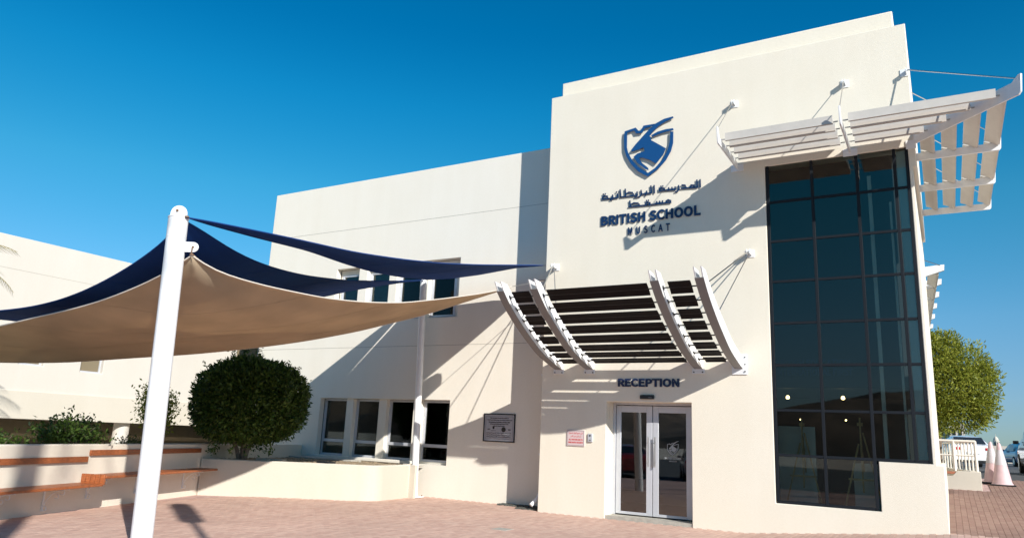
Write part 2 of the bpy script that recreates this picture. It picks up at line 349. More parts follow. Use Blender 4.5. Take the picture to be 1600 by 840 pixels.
if rest.v:
    me = bpy.data.meshes.new('laid_bricks'); me.from_pydata(rest.v, [], rest.f); me.materials.append(PAVER)
    o = bpy.data.objects.new('laid_bricks', me); C.objects.link(o); o.parent = pav; tag(o, kind='stuff')
# pale cover plate let into the paving
cov = MB(); cov.box(-7.02, -6.72, -3.5, -3.2, .0, .0165); cov.build('inspection_cover', CONC, pav, bevel=.003)

# ------------------------------------------------------------------ main tower building
TH = 9.88
tower = thing('tower_building', (-4, 0, 0), 'tall cream rendered entrance block with stepped roofline and a tall dark glazed corner', 'building')
m = MB()
def rs(v, Y, o=0): return o+(v-o)*(15+Y)/15          # same sight line, moved from the wall face to depth Y
DX0, DX1 = -6.37, -4.50
GX0, GX1, GXS = -2.90, -.27, -1.115
holes = [(DX0, DX1, -1, 2.43), (GX0, GXS, .60, 1.455), (GX0, GX1, 1.455, 7.30)]
m = wall_grid([-7.97, -.10], [-.3, TH], holes+[(-.21, -.10, 1.44, 6.9), (-.15, -.10, 6.9, TH)], 0, .2)
m.build('front_wall', WALL, tower, bevel=.012)
mb = MB(); mb.box(-.21, -.10, .2, 5.9, -.3, 1.44); mb.build('plinth', WALL, tower, bevel=.02)
mb = MB(); mb.box(-.21, -.15, .2, 5.9, 6.9, TH); mb.build('corner_band', WALL, tower, bevel=.012)
mb = MB(); mb.box(-.41, -.21, .2, 5.9, -.3, TH); mb.box(-7.97, -7.77, .2, 7, -.3, TH); mb.box(-7.77, -.41, 6.8, 7, -.3, TH); mb.box(-7.77, -.41, .2, 6.8, TH-.35, TH-.15)
mb.build('side_walls', WALL, tower, bevel=.012)
mb = MB(); mb.box(-7.79, -.36, .22, 6.6, TH-.14, 10.34); mb.build('raised_parapet', WALL, tower, bevel=.02)
# interior
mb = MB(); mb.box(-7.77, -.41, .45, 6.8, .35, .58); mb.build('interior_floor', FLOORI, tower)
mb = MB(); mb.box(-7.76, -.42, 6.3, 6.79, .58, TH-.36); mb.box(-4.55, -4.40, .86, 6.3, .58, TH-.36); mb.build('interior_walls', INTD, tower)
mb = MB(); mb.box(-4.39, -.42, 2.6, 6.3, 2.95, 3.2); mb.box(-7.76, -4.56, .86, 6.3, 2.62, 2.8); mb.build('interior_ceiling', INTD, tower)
mb = MB(); mb.box(-3.05, -2.30, 1.00, 1.04, .58, 2.05); mb.build('display_panel', INTW, tower); mb = MB(); mb.box(-1.60, -1.18, .66, .70, .58, 1.40); mb.build('display_panel', INTW, tower)
mb = MB(); mb.box(-1.02, -.955, .24, .32, .58, 6.9); mb.box(-.66, -.62, .16, .22, .58, 6.3); mb.build('interior_post', INTW, tower)
mb = MB(); mb.box(-.478, -.275, .047, .06, 1.52, 7.25); mb.build('return_panel', INTB, tower)
# reveal lining of the door opening
mb = MB(); mb.box(DX0-.2, DX0, .2, .5, -.02, 2.63); mb.box(DX1, DX1+.2, .2, .5, -.02, 2.63); mb.box(DX0, DX1, .2, .5, 2.43, 2.63); mb.build('door_reveal', WALL, tower)
mb = MB(); mb.box(DX0, DX1, .02, .6, -.05, .075); mb.build('door_threshold', CONC, tower)
# glazed corner: mullions, rails, panes
GY = .03
mx = [rs(v, GY) for v in (-2.87, -2.0, -1.175, -.515, -.285)]; 
rz = [rs(v, GY, 1.6) for v in (.632, 1.485, 2.32, 3.18, 4.0, 4.84, 5.67, 6.50, 7.33)]
mx[0] = GX0+.04; mx[-1] = GX1-.03
frm = MB(); fw = .028
for i, x in enumerate(mx): frm.box(x-fw, x+fw, GY-.022, GY+.035, rz[0] if i < 3 else rz[1], rz[-1])
for j, z in enumerate(rz): frm.box(mx[0], mx[-1] if j else mx[2], GY-.016, GY+.03, z-fw*.9, z+fw*.9)
curt = frm.build('curtain_frame', FRAME, tower, bevel=.004)
for j in range(8):
    for i in range(4):
        if j == 0 and i > 1: continue
        p = MB(); p.box(mx[i]+fw, mx[i+1]-fw, GY, GY+.008, rz[j]+fw, rz[j+1]-fw); p.build('pane', TINT, curt, smooth=False)
# filler walls just around glass so no light leaks
mb = MB(); mb.box(GX0-.05, GX0, .2, .3, .5, 7.5); mb.build('window_lining', WALL, tower)
for (x, y, z) in ((-3.14, 3.0, 2.72), (-1.97, 3.0, 2.72)):
    q = MB(); q.lathe((x, y, z), [(.02, 0), (.04, .02), (.04, .05), (.02, .08)], 12); q.build('ceiling_lamp', LAMP, tower)
for (x, y, z) in ((-3.2, 5.0, 2.32), (-2.65, 5, 2.33), (-2.15, 5, 2.33)):
    q = MB(); q.lathe((x, y, z), [(.012, 0), (.024, .015), (.012, .04)], 10); q.build('ceiling_lamp', LAMP, tower)
# reflected banner text, built as faint letters behind the dark glass
import os
_fp = os.path.join(bpy.utils.system_resource('DATAFILES'), 'fonts', 'Noto Sans CJK Regular.woff2')   # the sans face shipped inside Blender itself
try: SANS = bpy.data.fonts.load(_fp) if os.path.exists(_fp) else None
except Exception: SANS = None
def text_mb(s, size=1, extrude=.01, offset=0, res=3, space=1.0, align='LEFT'):
    c = bpy.data.curves.new('t', 'FONT'); c.body = s; c.size = size
    if SANS and all(ord(ch) < 256 for ch in s): c.font = SANS
    c.extrude = extrude; c.offset = offset; c.resolution_u = res; c.space_character = space; c.align_x = align
    o = bpy.data.objects.new('t', c); C.objects.link(o); bpy.context.view_layer.update()
    me = bpy.data.meshes.new_from_object(o.evaluated_get(bpy.context.evaluated_depsgraph_get()))
    vs = np.array([v.co[:] for v in me.vertices]); fs = [tuple(p.vertices) for p in me.polygons]
    bpy.data.objects.remove(o); bpy.data.curves.remove(c); bpy.data.meshes.remove(me)
    return vs, fs
def fit_text(s, x0, x1, z0, z1, y, extrude=.012, bold=0, weld=True, space=1.0):
    """text laid on a wall facing -Y, stretched into the box x0..x1, z0..z1, standing proud at y"""
    vs, fs = text_mb(s, 1, .5, bold, 3, space); a = vs.copy()
    mn, mxx = a.min(0), a.max(0)
    X = x0+(a[:,0]-mn[0])/(mxx[0]-mn[0])*(x1-x0); Z = z0+(a[:,1]-mn[1])/(mxx[1]-mn[1])*(z1-z0); Y = y-(a[:,2]-mn[2])/(mxx[2]-mn[2])*extrude
    mb = MB(); mb.v = [(float(p), float(q), float(r)) for p, q, r in zip(X, Y, Z)]; mb.f = fs; return mb
def islands(mb):
    """split a MB into its loose pieces, merging pieces whose X spans overlap (dots, diacritics)"""
    key = {}; rep = []
    for v in mb.v:
        k = tuple(round(c, 4) for c in v); rep.append(key.setdefault(k, len(key)))
    par = list(range(len(key)))
    def fd(a):
        while par[a] != a: par[a] = par[par[a]]; a = par[a]
        return a
    for f in mb.f:
        for i in f[1:]: par[fd(rep[i])] = fd(rep[f[0]])
    gr = {}
    for f in mb.f: gr.setdefault(fd(rep[f[0]]), []).append(f)
    items = []
    for g in gr.values():
        xs = [mb.v[i][0] for f in g for i in f]; items.append([min(xs), max(xs), g])
    items.sort(key=lambda t: t[0]); outl = []
    for it in items:
        if outl and it[0] < outl[-1][1]-.004: outl[-1][1] = max(outl[-1][1], it[1]); outl[-1][2] += it[2]
        else: outl.append(it)
    res = []
    for a, b_, g in outl:
        q = MB(); mp = {}
        for f in g:
            nf = []
            for i in f:
                if i not in mp: mp[i] = len(q.v); q.v.append(mb.v[i])
                nf.append(mp[i])
            q.f.append(tuple(nf))
        res.append(q)
    return res
FORMS = {}  # isolated, final, initial, medial
for base, start, dual in (('\u0627', 0xfe8d, 0), ('\u0628', 0xfe8f, 1), ('\u0629', 0xfe93, 0), ('\u062a', 0xfe95, 1), ('\u062c', 0xfe9d, 1), ('\u062f', 0xfea9, 0), ('\u0631', 0xfead, 0), ('\u0632', 0xfeaf, 0), ('\u0633', 0xfeb1, 1), ('\u0637', 0xfec1, 1), ('\u0639', 0xfec9, 1),
        ('\u0642', 0xfed5, 1), ('\u0644', 0xfedd, 1), ('\u0645', 0xfee1, 1), ('\u0646', 0xfee5, 1), ('\u0647', 0xfee9, 1), ('\u0648', 0xfeed, 0), ('\u064a', 0xfef1, 1), ('\u0623', 0xfe83, 0), ('\u0626', 0xfe89, 1), ('\u0649', 0xfeef, 0)):
    FORMS[base] = (start, dual)
def arabic(s):
    o = []
    for i, ch in enumerate(s):
        if ch not in FORMS: o.append(ch); continue
        st, dual = FORMS[ch]; prev = i > 0 and s[i-1] in FORMS and FORMS[s[i-1]][1]; nxt = dual and i+1 < len(s) and s[i+1] in FORMS
        o.append(chr(st+(3 if prev and nxt else 2 if nxt else 1 if prev else 0)))
    return ''.join(reversed(o))
mb = fit_text('BRITISH EDUCATION', -3.3, -1.75, 3.42, 3.58, 2.59, .01, .01); mb2 = fit_text('INTERNATIONAL FIRST', -3.3, -1.70, 3.22, 3.37, 2.59, .01, .01); mb.add(mb2.v, mb2.f)
mb.build('reflected_lettering', NAVY_T, tower, smooth=False)  # solid letters standing in for the banner's reflection

# ------------------------------------------------------------------ entrance doors
def door_leaf(x0, x1, glx0, glx1, hx):
    d = MB(); yf = .42; z0, z1 = .10, 2.37
    d.box(x0, glx0, yf, yf+.05, z0, z1); d.box(glx1, x1, yf, yf+.05, z0, z1); d.box(glx0, glx1, yf, yf+.05, z0, .155); d.box(glx0, glx1, yf, yf+.05, 2.23, z1)
    leaf = d.build('door_leaf', ALU, tower, bevel=.006)
    p = MB(); p.box(glx0, glx1, yf+.02, yf+.028, .155, 2.23); p.build('door_pane', DGL, leaf, smooth=False)
    h = MB(); h.tube([(hx, yf-.06, 1.10), (hx, yf-.06, 1.72)], .014); h.tube([(hx, yf, 1.2), (hx, yf-.06, 1.2)], .009); h.tube([(hx, yf, 1.62), (hx, yf-.06, 1.62)], .009); h.build('pull_handle', STEEL, leaf)
    return leaf
l1 = door_leaf(-6.30, -5.477, -6.19, -5.61, -5.55); l2 = door_leaf(-5.463, -4.62, -5.34, -4.74, -5.40)
q = MB(); q.box(-5.50, -5.44, .405, .419, 1.1, 1.6); q.build('lock_plate', STEEL, l2, bevel=.003)
q = MB(); q.box(-6.37, -6.31, .40, .48, .08, 2.43); q.box(-4.61, -4.50, .40, .48, .08, 2.43); q.box(-6.31, -4.61, .40, .48, 2.385, 2.43); q.build('door_frame', ALU, tower, bevel=.004)
# faint etched crest on the right pane
CREST = {
 'shield': [[(112,246),(232,205),(262,240),(290,236),(316,184),(440,163),(412,188),(330,212),(302,262),(236,270),(214,234),(136,262),(134,420),(148,480),(190,556),(258,632),(330,680),(366,700),(440,648),(520,560),(580,450),(606,360),(610,250),(642,246),(640,370),(616,460),(560,560),(480,650),(364,740),(258,684),(182,606),(130,520),(106,440),(104,300)]],
 'horn_and_face': [(640,82),(642,98),(560,136),(480,188),(420,246),(380,298),(396,306),(398,340),(560,430),(530,500),(452,598),(380,556),(300,532),(268,538),(300,590),(368,646),(368,670),(330,654),(250,590),(208,524),(250,488),(330,462),(316,420),(262,446),(186,466),(182,450),(230,388),(300,310),(380,222),(450,160),(540,110)],
 'rear_horn': [(398,290),(470,250),(560,222),(640,212),(644,232),(560,248),(480,276),(412,304)]}
def crest_mb(pts, X0, X1, Z0, Z1, y, ext):
    # crest drawn in a 770 x 840 frame; undo its slope in the view by shearing
    P = []
    for (u, v) in pts:
        P.append((X0+(u-104)/(644-104)*(X1-X0), Z1-(v-82)/(740-82)*(Z1-Z0)))
    mb = MB(); mb.prism([(a, y, b_) for a, b_ in P], (0, ext, 0)); return mb
# the crest measured on the wall plane
def wallpt(x, y, Y=-.06):
    d = fwd+right*((x-800)/FPX)-up*((y-420)/FPX); s = (Y-CAM.y)/d.y; return CAM+d*s
def crest_parts(fn, parent, m, y, ext, names=('crest_shield', 'crest_oryx', 'crest_horn')):
    for nm, pts in zip(names, (CREST['shield'][0], CREST['horn_and_face'], CREST['rear_horn'])):
        P = [fn(u, v) for u, v in pts]
        bm = bmesh.new(); vs = [bm.verts.new((a, y, b_)) for a, b_ in P]; f = bm.faces.new(vs); bm.normal_update()
        r_ = bmesh.ops.extrude_face_region(bm, geom=[f]); bmesh.ops.translate(bm, vec=(0, ext, 0), verts=[g for g in r_['geom'] if isinstance(g, bmesh.types.BMVert)])
        bmesh.ops.triangulate(bm, faces=bm.faces[:]); bmesh.ops.recalc_face_normals(bm, faces=bm.faces[:])
        mb = MB(); bm.verts.index_update(); mb.v = [tuple(v.co) for v in bm.verts]; mb.f = [tuple(v.index for v in f_.verts) for f_ in bm.faces]; bm.free()
        mb.build(nm, m, parent, smooth=False)
def on_wall(u, v):
    p = wallpt(960+u/7, 170+v/7); return p.x, p.z
sign = thing('school_sign', (-5.4, -.06, 6.2), 'raised blue crest with oryx head above Arabic and English school name on the tall wall', 'sign')
crest_parts(on_wall, sign, BLUE, -.035, -.02)
AR1 = arabic('\u0627\u0644\u0645\u062f\u0631\u0633\u0629'); AR2 = arabic('\u0627\u0644\u0628\u0631\u064a\u0637\u0627\u0646\u064a\u0629'); AR3 = arabic('\u0645\u0633\u0642\u0637')
def raised(s, x0, x1, z0, z1, m=SBLUE, bold=.02, parent=sign, name='letter', y=-.016, ext=.014, space=1.0):
    for q in islands(fit_text(s, x0, x1, z0, z1, y, ext, bold, space=space)): q.build(name, m, parent, smooth=False)
# the Arabic name, drawn stroke by stroke as flat cut letters
AR_STROKES = [[[(1308,85),(1311,174)]], [[(1268,90),(1273,178),(1240,181)]], [[(1273,178),(1180,184)],[(1235,180),(1230,152),(1196,150),(1184,183)]], [[(1184,183),(1078,192)],[(1085,150),(1118,152),(1138,186)]],
 [[(1040,158),(1046,200),(1026,228),(1003,234)]], [[(1000,206),(876,215)],[(1000,206),(996,176)],[(960,209),(956,182)],[(920,212),(916,186)]], [[(878,215),(800,224),(798,200),(826,188),(856,190),(868,215)],[(818,166),(820,167)],[(842,163),(844,164)]],
 [[(733,158),(737,246)]], [[(693,163),(698,248),(668,252)]], [[(698,249),(592,263)],[(640,228),(645,256)],[(627,279),(629,280)]], [[(570,218),(578,262),(558,290),(538,298)]], [[(520,238),(524,277),(470,284)],[(496,302),(498,303)],[(518,300),(520,301)]],
 [[(500,280),(318,300)],[(372,204),(378,293)],[(378,262),(420,240),(458,244),(474,264),(470,282)]], [[(308,212),(318,302)]], [[(274,262),(279,307),(230,312)],[(262,238),(264,239)]], [[(240,311),(160,320)],[(214,278),(218,312)],[(188,334),(190,335)],[(210,331),(212,332)]],
 [[(170,319),(90,328),(88,302),(116,286),(146,290),(158,320)],[(98,264),(100,265)],[(122,261),(124,262)]],
 [[(940,368),(938,344),(908,336),(886,350),(884,372),(940,368)]], [[(890,372),(760,386)],[(838,350),(841,378)],[(802,354),(805,382)],[(766,358),(769,386)]], [[(768,386),(640,400),(628,382),(652,362),(680,372),(684,396)],[(638,344),(640,345)],[(662,341),(664,342)]], [[(650,399),(420,422)],[(430,350),(436,420)],[(436,396),(480,374),(530,376),(546,392),(540,410)]]]
def ar_letter(strokes, w=.0155, y=-.016, ext=.014):
    mb = MB(); n_ = 0
    for st in strokes:
        P = []
        for u, v in st: p = wallpt(930+u/8, 270+v/8, -.04); P.append(Vector((p.x, 0, p.z)))
        dot = len(P) == 2 and (P[1]-P[0]).length < .02
        for a, b_ in zip(P, P[1:]):
            d = (b_-a).normalized() if not dot else Vector((1, 0, .1)).normalized(); L_ = (b_-a).length/2+w*(.95 if not dot else .7); n2 = Vector((-d.z, 0, d.x)); c_ = (a+b_)/2; n_ += 1
            k = w*(1.0 if abs(d.z) < .6 else .92)*(1.05 if dot else 1)
            mb.obox(Vector((c_.x, y-ext/2-n_*.0004, c_.z)), d*L_, Vector((0, ext/2, 0)), n2*k)
    return mb
for st in AR_STROKES: ar_letter(st).build('letter', SBLUE, sign, smooth=False)
raised('BRITISH SCHOOL', -6.56, -4.25, 6.395, 6.63, bold=.017, space=1.02)
raised('MUSCAT', -5.90, -4.93, 6.12, 6.295, bold=.010, space=1.35)
rsign = thing('reception_sign', (-5.4, -.04, 2.7), 'navy raised letters reading RECEPTION above the glass entrance doors', 'sign')
raised('RECEPTION', -6.10, -4.74, 2.745, 2.92, m=NAVY_T, bold=.017, parent=rsign, ext=.02, y=-.006)
etch = mat('etched_glass', (.35, .37, .37), .6)
def on_pane(u, v): return -5.15+(u-104)/540*.25, 1.66-(v-82)/658*.30
crest_parts(on_pane, l2, etch, .4185, -.001, ('etched_shield', 'etched_oryx', 'etched_horn'))
q = fit_text('BRITISH SCHOOL', -5.2, -4.84, 1.28, 1.32, .4185, .001, .01); q2 = fit_text('MUSCAT', -5.1, -4.94, 1.23, 1.255, .4185, .001, .01); q.add(q2.v, q2.f); q.build('etched_name', etch, l2, smooth=False)

# sensor, notice, intercom, plaque
q = MB(); q.box(-5.59, -5.28, -.055, 0, 2.49, 2.575); q.build('housing', BLACK, (sn := thing('door_sensor', (-5.43, 0, 2.49), 'small black motion sensor bar between the reception letters and the door', 'sensor')), bevel=.012)
q = MB(); q.box(-5.40, -5.32, -.058, -.0555, 2.51, 2.53); q.build('lens', mat('sensor_lens', (.15, .15, .15), .1), sn)
nb = thing('visitor_notice', (-7.07, 0, 1.46), 'small pink and grey notice with red Arabic and English print beside the intercom', 'sign')
q = MB(); q.box(-7.29, -6.86, -.02, 0, 1.455, 1.795); q.build('board', PAPER, nb, bevel=.003)
q = MB()
for a in ((-7.27, -6.88, 1.777, 1.781), (-7.27, -6.88, 1.469, 1.473), (-7.27, -7.266, 1.47, 1.78), (-6.884, -6.88, 1.47, 1.78)): q.box(a[0], a[1], -.0215, -.0195, a[2], a[3])
q.build('border', BLKP, nb)
q = MB()
for s, a in ((arabic('\u0639\u0644\u0649 \u062c\u0645\u064a\u0639 \u0627\u0644\u0632\u0648\u0627\u0631 \u062a\u0633\u062c\u064a\u0644'), (-7.24, -6.90, 1.70, 1.755)), (arabic('\u0623\u0633\u0645\u0627\u0626\u0647\u0645 \u0644\u062f\u0649 \u0627\u0644\u0623\u0645\u0646'), (-7.20, -6.94, 1.635, 1.69)), ('ALL VISITORS ARE TO', (-7.24, -6.90, 1.575, 1.61)), ('SIGN IN WITH SECURITY', (-7.25, -6.89, 1.515, 1.55))):
    k = fit_text(s, *a, -.020, .0015, .02); q.add(k.v, k.f)
q.build('print', REDP, nb, smooth=False)
ic = thing('intercom', (-6.72, 0, 1.56), 'small silver intercom unit with a dark lens, right of the pink notice', 'intercom')
q = MB(); q.box(-6.78, -6.67, -.035, 0, 1.555, 1.735); q.build('case', ALU, ic, bevel=.008)
q = MB(); q.tube([(-6.725, -.0355, 1.69), (-6.725, -.040, 1.69)], .019, 14); q.build('lens', BLACK, ic)
q = MB(); q.box(-6.75, -6.70, -.0375, -.0352, 1.58, 1.605); q.build('button', STEEL, ic)
pq = thing('foundation_plaque', (-9.53, .8, 1.45), 'black framed grey commemorative plaque with fine lettering and two round emblems', 'plaque')
PY = .8
q = MB()
for a in ((-9.98, -9.08, 2.105, 2.13), (-9.98, -9.08, 1.45, 1.475), (-9.98, -9.955, 1.475, 2.105), (-9.105, -9.08, 1.475, 2.105)): q.box(a[0], a[1], PY-.03, PY, a[2], a[3])
q.build('frame', FRAME, pq, bevel=.003)
q = MB(); q.box(-9.955, -9.105, PY-.015, PY, 1.475, 2.105); q.build('plate', PLAQ, pq)
q = MB(); e0 = PY-.0165
for a in ((-9.92, -9.14, 2.058, 2.062), (-9.92, -9.14, 1.515, 1.519), (-9.92, -9.916, 1.519, 2.058), (-9.144, -9.14, 1.519, 2.058)): q.box(a[0], a[1], e0, e0+.002, a[2], a[3])
for s, a in (('This Foundation Stone was unveiled by', (-9.80, -9.26, 2.005, 2.035)), ('Their Royal Highnesses The Prince of Wales and', (-9.88, -9.17, 1.957, 1.989)), ('The Duchess of Cornwall on 20 March 2013', (-9.84, -9.22, 1.909, 1.941)), ('during the fortieth anniversary of the', (-9.80, -9.27, 1.861, 1.893)), ("School's Royal Charter", (-9.69, -9.37, 1.813, 1.845)), ('1973', (-9.86, -9.79, 1.735, 1.765)), ('2013', (-9.27, -9.20, 1.735, 1.765))):
    k = fit_text(s, *a, e0+.001, .002, .022); q.add(k.v, k.f)
for j, z in enumerate((1.645, 1.60, 1.555)):
    k = fit_text(arabic('\u0627\u0644\u0645\u062f\u0631\u0633\u0629 \u0627\u0644\u0628\u0631\u064a\u0637\u0627\u0646\u064a\u0629 \u0645\u0633\u0642\u0637 \u0627\u0644\u0645\u062f\u0631\u0633\u0629 \u0627\u0644\u0628\u0631\u064a\u0637\u0627\u0646\u064a\u0629'[j*2:]), -9.89, -9.19, z, z+.035, e0+.001, .002, .02); q.add(k.v, k.f)
q.build('lettering', BLKP, pq, smooth=False)
q = MB(); q.tube([(-9.40, e0, 1.75), (-9.40, e0+.002, 1.75)], .062, 20); q.build('emblem', BLKP, pq); q = MB(); q.tube([(-9.69, e0, 1.78), (-9.69, e0+.002, 1.78)], .028, 14); q.box(-9.72, -9.66, e0, e0+.002, 1.795, 1.825); q.box(-9.76, -9.62, e0, e0+.002, 1.715, 1.722)
q.build('emblem', BLKP, pq)

# ------------------------------------------------------------------ wing building
WY = .8
wing = thing('wing_building', (-13, WY, 0), 'long two storey cream wing left of the tower with two rows of four windows', 'building')
lo = (-15.60, -11.06, .80, 2.43); hi = (-15.44, -11.0, 4.62, 6.22)
WX0, WH = -18.45, 8.93
wall_grid([WX0, -7.9], [-.3, WH], [lo, hi], WY, WY+.18).build('front_wall', WALLW, wing, bevel=.012)
mb = MB(); mb.box(WX0, WX0+.2, WY+.18, 9, -.3, WH); mb.box(WX0+.2, -7.9, 8.8, 9, -.3, WH); mb.box(WX0+.2, -7.9, WY+.18, 8.8, WH-.4, WH-.2); mb.build('side_walls', WALLW, wing, bevel=.012)
mb = MB(); mb.add([(WX0+.02, WY+.02, WH), (-8.0, WY+.02, WH), (-8.0, WY+.24, WH+.07), (WX0+.02, WY+.24, WH+.07)], [(0,1,2,3)]); mb.box(WX0+.02, -8.0, WY+.24, WY+.4, WH-.25, WH+.068); mb.build('coping', WALLW, wing)
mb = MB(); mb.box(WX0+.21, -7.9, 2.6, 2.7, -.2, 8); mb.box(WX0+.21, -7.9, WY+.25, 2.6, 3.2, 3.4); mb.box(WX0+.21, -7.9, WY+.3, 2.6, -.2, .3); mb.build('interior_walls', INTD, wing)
for z in (3.86, 7.42):
    q = MB(); q.box(WX0+.03, -7.98, WY-.0022, WY+.01, z, z+.011); q.build('joint_line', CONC, wing)
def window(x0, x1, z0, z1, Y, tz, par, blind=None):
    f = MB(); a = .055; y0, y1 = Y, Y+.06
    f.box(x0, x0+a, y0, y1, z0, z1); f.box(x1-a, x1, y0, y1, z0, z1); f.box(x0+a, x1-a, y0, y1, z0, z0+a); f.box(x0+a, x1-a, y0, y1, z1-a, z1)
    if tz: f.box(x0+a, x1-a, y0-.006, y1-.006, tz-.04, tz+.04)
    # opening sash lip
    b0 = a+.012
    zl = (tz+.04) if tz else z0+a
    f.box(x0+a, x0+b0+.02, y0+.012, y1, zl, z1-a); f.box(x1-b0-.02, x1-a, y0+.012, y1, zl, z1-a)
    w_ = f.build('window', ALU, par, bevel=.004)
    for (p0, p1) in ([(z0+a, tz-.04), (tz+.04, z1-a)] if tz else [(z0+a, z1-a)]):
        g = MB(); g.box(x0+a, x1-a, y0+.025, y0+.031, p0, p1); g.build('pane', WGL, w_, smooth=False)
    return w_
for x0, x1 in ((-15.60, -14.64), (-14.39, -13.46), (-13.19, -12.27), (-12.02, -11.07)): window(x0, x1, .86, 2.425, .99, 1.265, wing)
for x0, x1 in ((-15.38, -14.60), (-14.28, -13.45), (-13.17, -12.30), (-12.05, -11.20)): window(x0, x1, 4.66, 6.06, .99, None, wing)
for (a, z0, z1) in (((-14.64, -14.39), .8, 2.43), ((-13.46, -13.19), .8, 2.43), ((-12.27, -12.02), .8, 2.43)):
    q = MB(); q.box(a[0], a[1], .86, 1.06, z0, z1); q.build('pier', WALLW, wing, bevel=.01)
for (a, z0, z1) in (((-14.60, -14.28), 4.62, 6.22), ((-13.45, -13.17), 4.62, 6.22), ((-12.30, -12.05), 4.62, 6.22)):
    q = MB(); q.box(a[0], a[1], .84, 1.06, z0, z1); q.build('pier', WALLW, wing, bevel=.01)
q = MB(); q.box(-15.44, -11.0, 1.0, 1.06, 6.06, 6.22); q.box(-11.20, -11.0, 1.0, 1.06, 4.62, 6.06); q.box(-15.44, -15.38, 1.0, 1.06, 4.62, 6.06); q.build('window_head', WALLW, wing)
q = MB(); q.box(-15.66, -12.1, .70, .99, .78, .858); q.build('window_sill', WALLW, wing, bevel=.01)
q = MB(); q.box(-15.6, -11.06, .985, 1.06, .80, .859); q.build('inner_sill', WALLW, wing)

# ------------------------------------------------------------------ rear block, left building
rear = thing('rear_block', (-4, 12, 0), 'cream rear block behind the tower, seen as a sliver with its own white louvres', 'building')
q = MB(); q.box(-9, -2.2, 7.2, 27, -.3, 8.9); q.build('wall', WALL, rear)
lb = thing('left_building', (-24, 0, 0), 'pale two storey building on the far left raised over a shaded undercroft', 'building')
LX = -22
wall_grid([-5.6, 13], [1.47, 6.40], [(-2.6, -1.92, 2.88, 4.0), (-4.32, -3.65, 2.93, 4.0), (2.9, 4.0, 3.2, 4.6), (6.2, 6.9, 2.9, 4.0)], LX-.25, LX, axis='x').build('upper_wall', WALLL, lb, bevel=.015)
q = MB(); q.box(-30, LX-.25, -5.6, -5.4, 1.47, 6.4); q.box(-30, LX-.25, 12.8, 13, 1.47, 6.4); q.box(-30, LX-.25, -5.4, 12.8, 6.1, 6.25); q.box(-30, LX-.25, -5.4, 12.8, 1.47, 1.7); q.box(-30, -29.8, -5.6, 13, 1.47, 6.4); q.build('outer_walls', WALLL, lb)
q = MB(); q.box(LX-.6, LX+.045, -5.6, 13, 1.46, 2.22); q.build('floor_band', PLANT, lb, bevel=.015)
q = MB(); q.box(LX-5, LX-4.8, -5.6, 13, -.5, 1.45); q.build('undercroft_wall', CROFT, lb)
q = MB(); q.box(LX-4.8, LX-4.5, -5.6, 13, .3, .62); q.box(LX-3.6, LX-3.4, -5.6, 13, .86, 1.0); q.build('undercroft_ledge', CROFT, lb)
for yc in (-.82, 5.5):
    q = MB(); q.tube([(LX-.35, yc, -.3), (LX-.35, yc, 1.46)], .23, 20); q.build('column', WALLL, lb)
for (y0, y1, z0, z1) in ((-2.6, -1.92, 2.88, 4.0), (-4.32, -3.65, 2.93, 4.0), (2.9, 4.0, 3.2, 4.6), (6.2, 6.9, 2.9, 4.0)):
    f = MB(); 
    for a in ((y0, y0+.05, z0, z1), (y1-.05, y1, z0, z1), (y0+.05, y1-.05, z0, z0+.05), (y0+.05, y1-.05, z1-.05, z1)): f.box(LX-.2, LX-.14, a[0], a[1], a[2], a[3])
    w_ = f.build('window', ALU, lb); g = MB(); g.box(LX-.18, LX-.17, y0+.05, y1-.05, z0+.05, z1-.05); g.build('pane', mat('bronze_glass', (.20, .16, .10), .2) if 'bronze_glass' not in M else M['bronze_glass'], w_, smooth=False)
# little round headed vent above the sail
pts = [(LX-.005, -4.02, 3.6), (LX-.005, -3.75+.0, 3.6)]+[(LX-.005, -3.885+.16*math.cos(a), 3.86+.16*math.sin(a)) for a in np.linspace(0, PI, 9)]
q = MB(); q.prism(pts, (.02, 0, 0)); q.build('arched_vent', M['undercroft_wall'], lb)
q = MB(); q.box(LX-.001, LX+.0025, -5.6, 13, 5.48, 5.492); q.build('joint_line', CONC, lb)

# ------------------------------------------------------------------ drainpipe and gravel at the inner corner
dp = thing('drainpipe', (-8.1, .72, 0), 'white drainpipe in the corner between wing and tower, with a kicked-out foot', 'drainpipe')
q = MB(); q.tube([(-8.06, .30, 5.6), (-8.06, .30, .42), (-8.10, .22, .26), (-8.18, .08, .12)], .045, 12); q.build('pipe', WHITE, dp)
for z in (1.2, 3.0, 4.8):
    q = MB(); q.box(-8.12, -7.975, .24, .36, z, z+.05); q.build('clip', WHITE, dp, bevel=.004)
q = MB()
for k in range(240):
    x = random.uniform(-9.3, -8.0); y = random.uniform(.1, .78) if x > -8.6 else random.uniform(.5, .78); r_ = random.uniform(.015, .035)
    q.obox((x, y, .022), (r_, .3*r_, 0), (-.2*r_, r_*.8, .2*r_), (0, .2*r_, r_*.6))
tag(q.build('drain_gravel', GRAV), 'dark gravel strip at the foot of the drainpipe corner', 'gravel', kind='stuff')

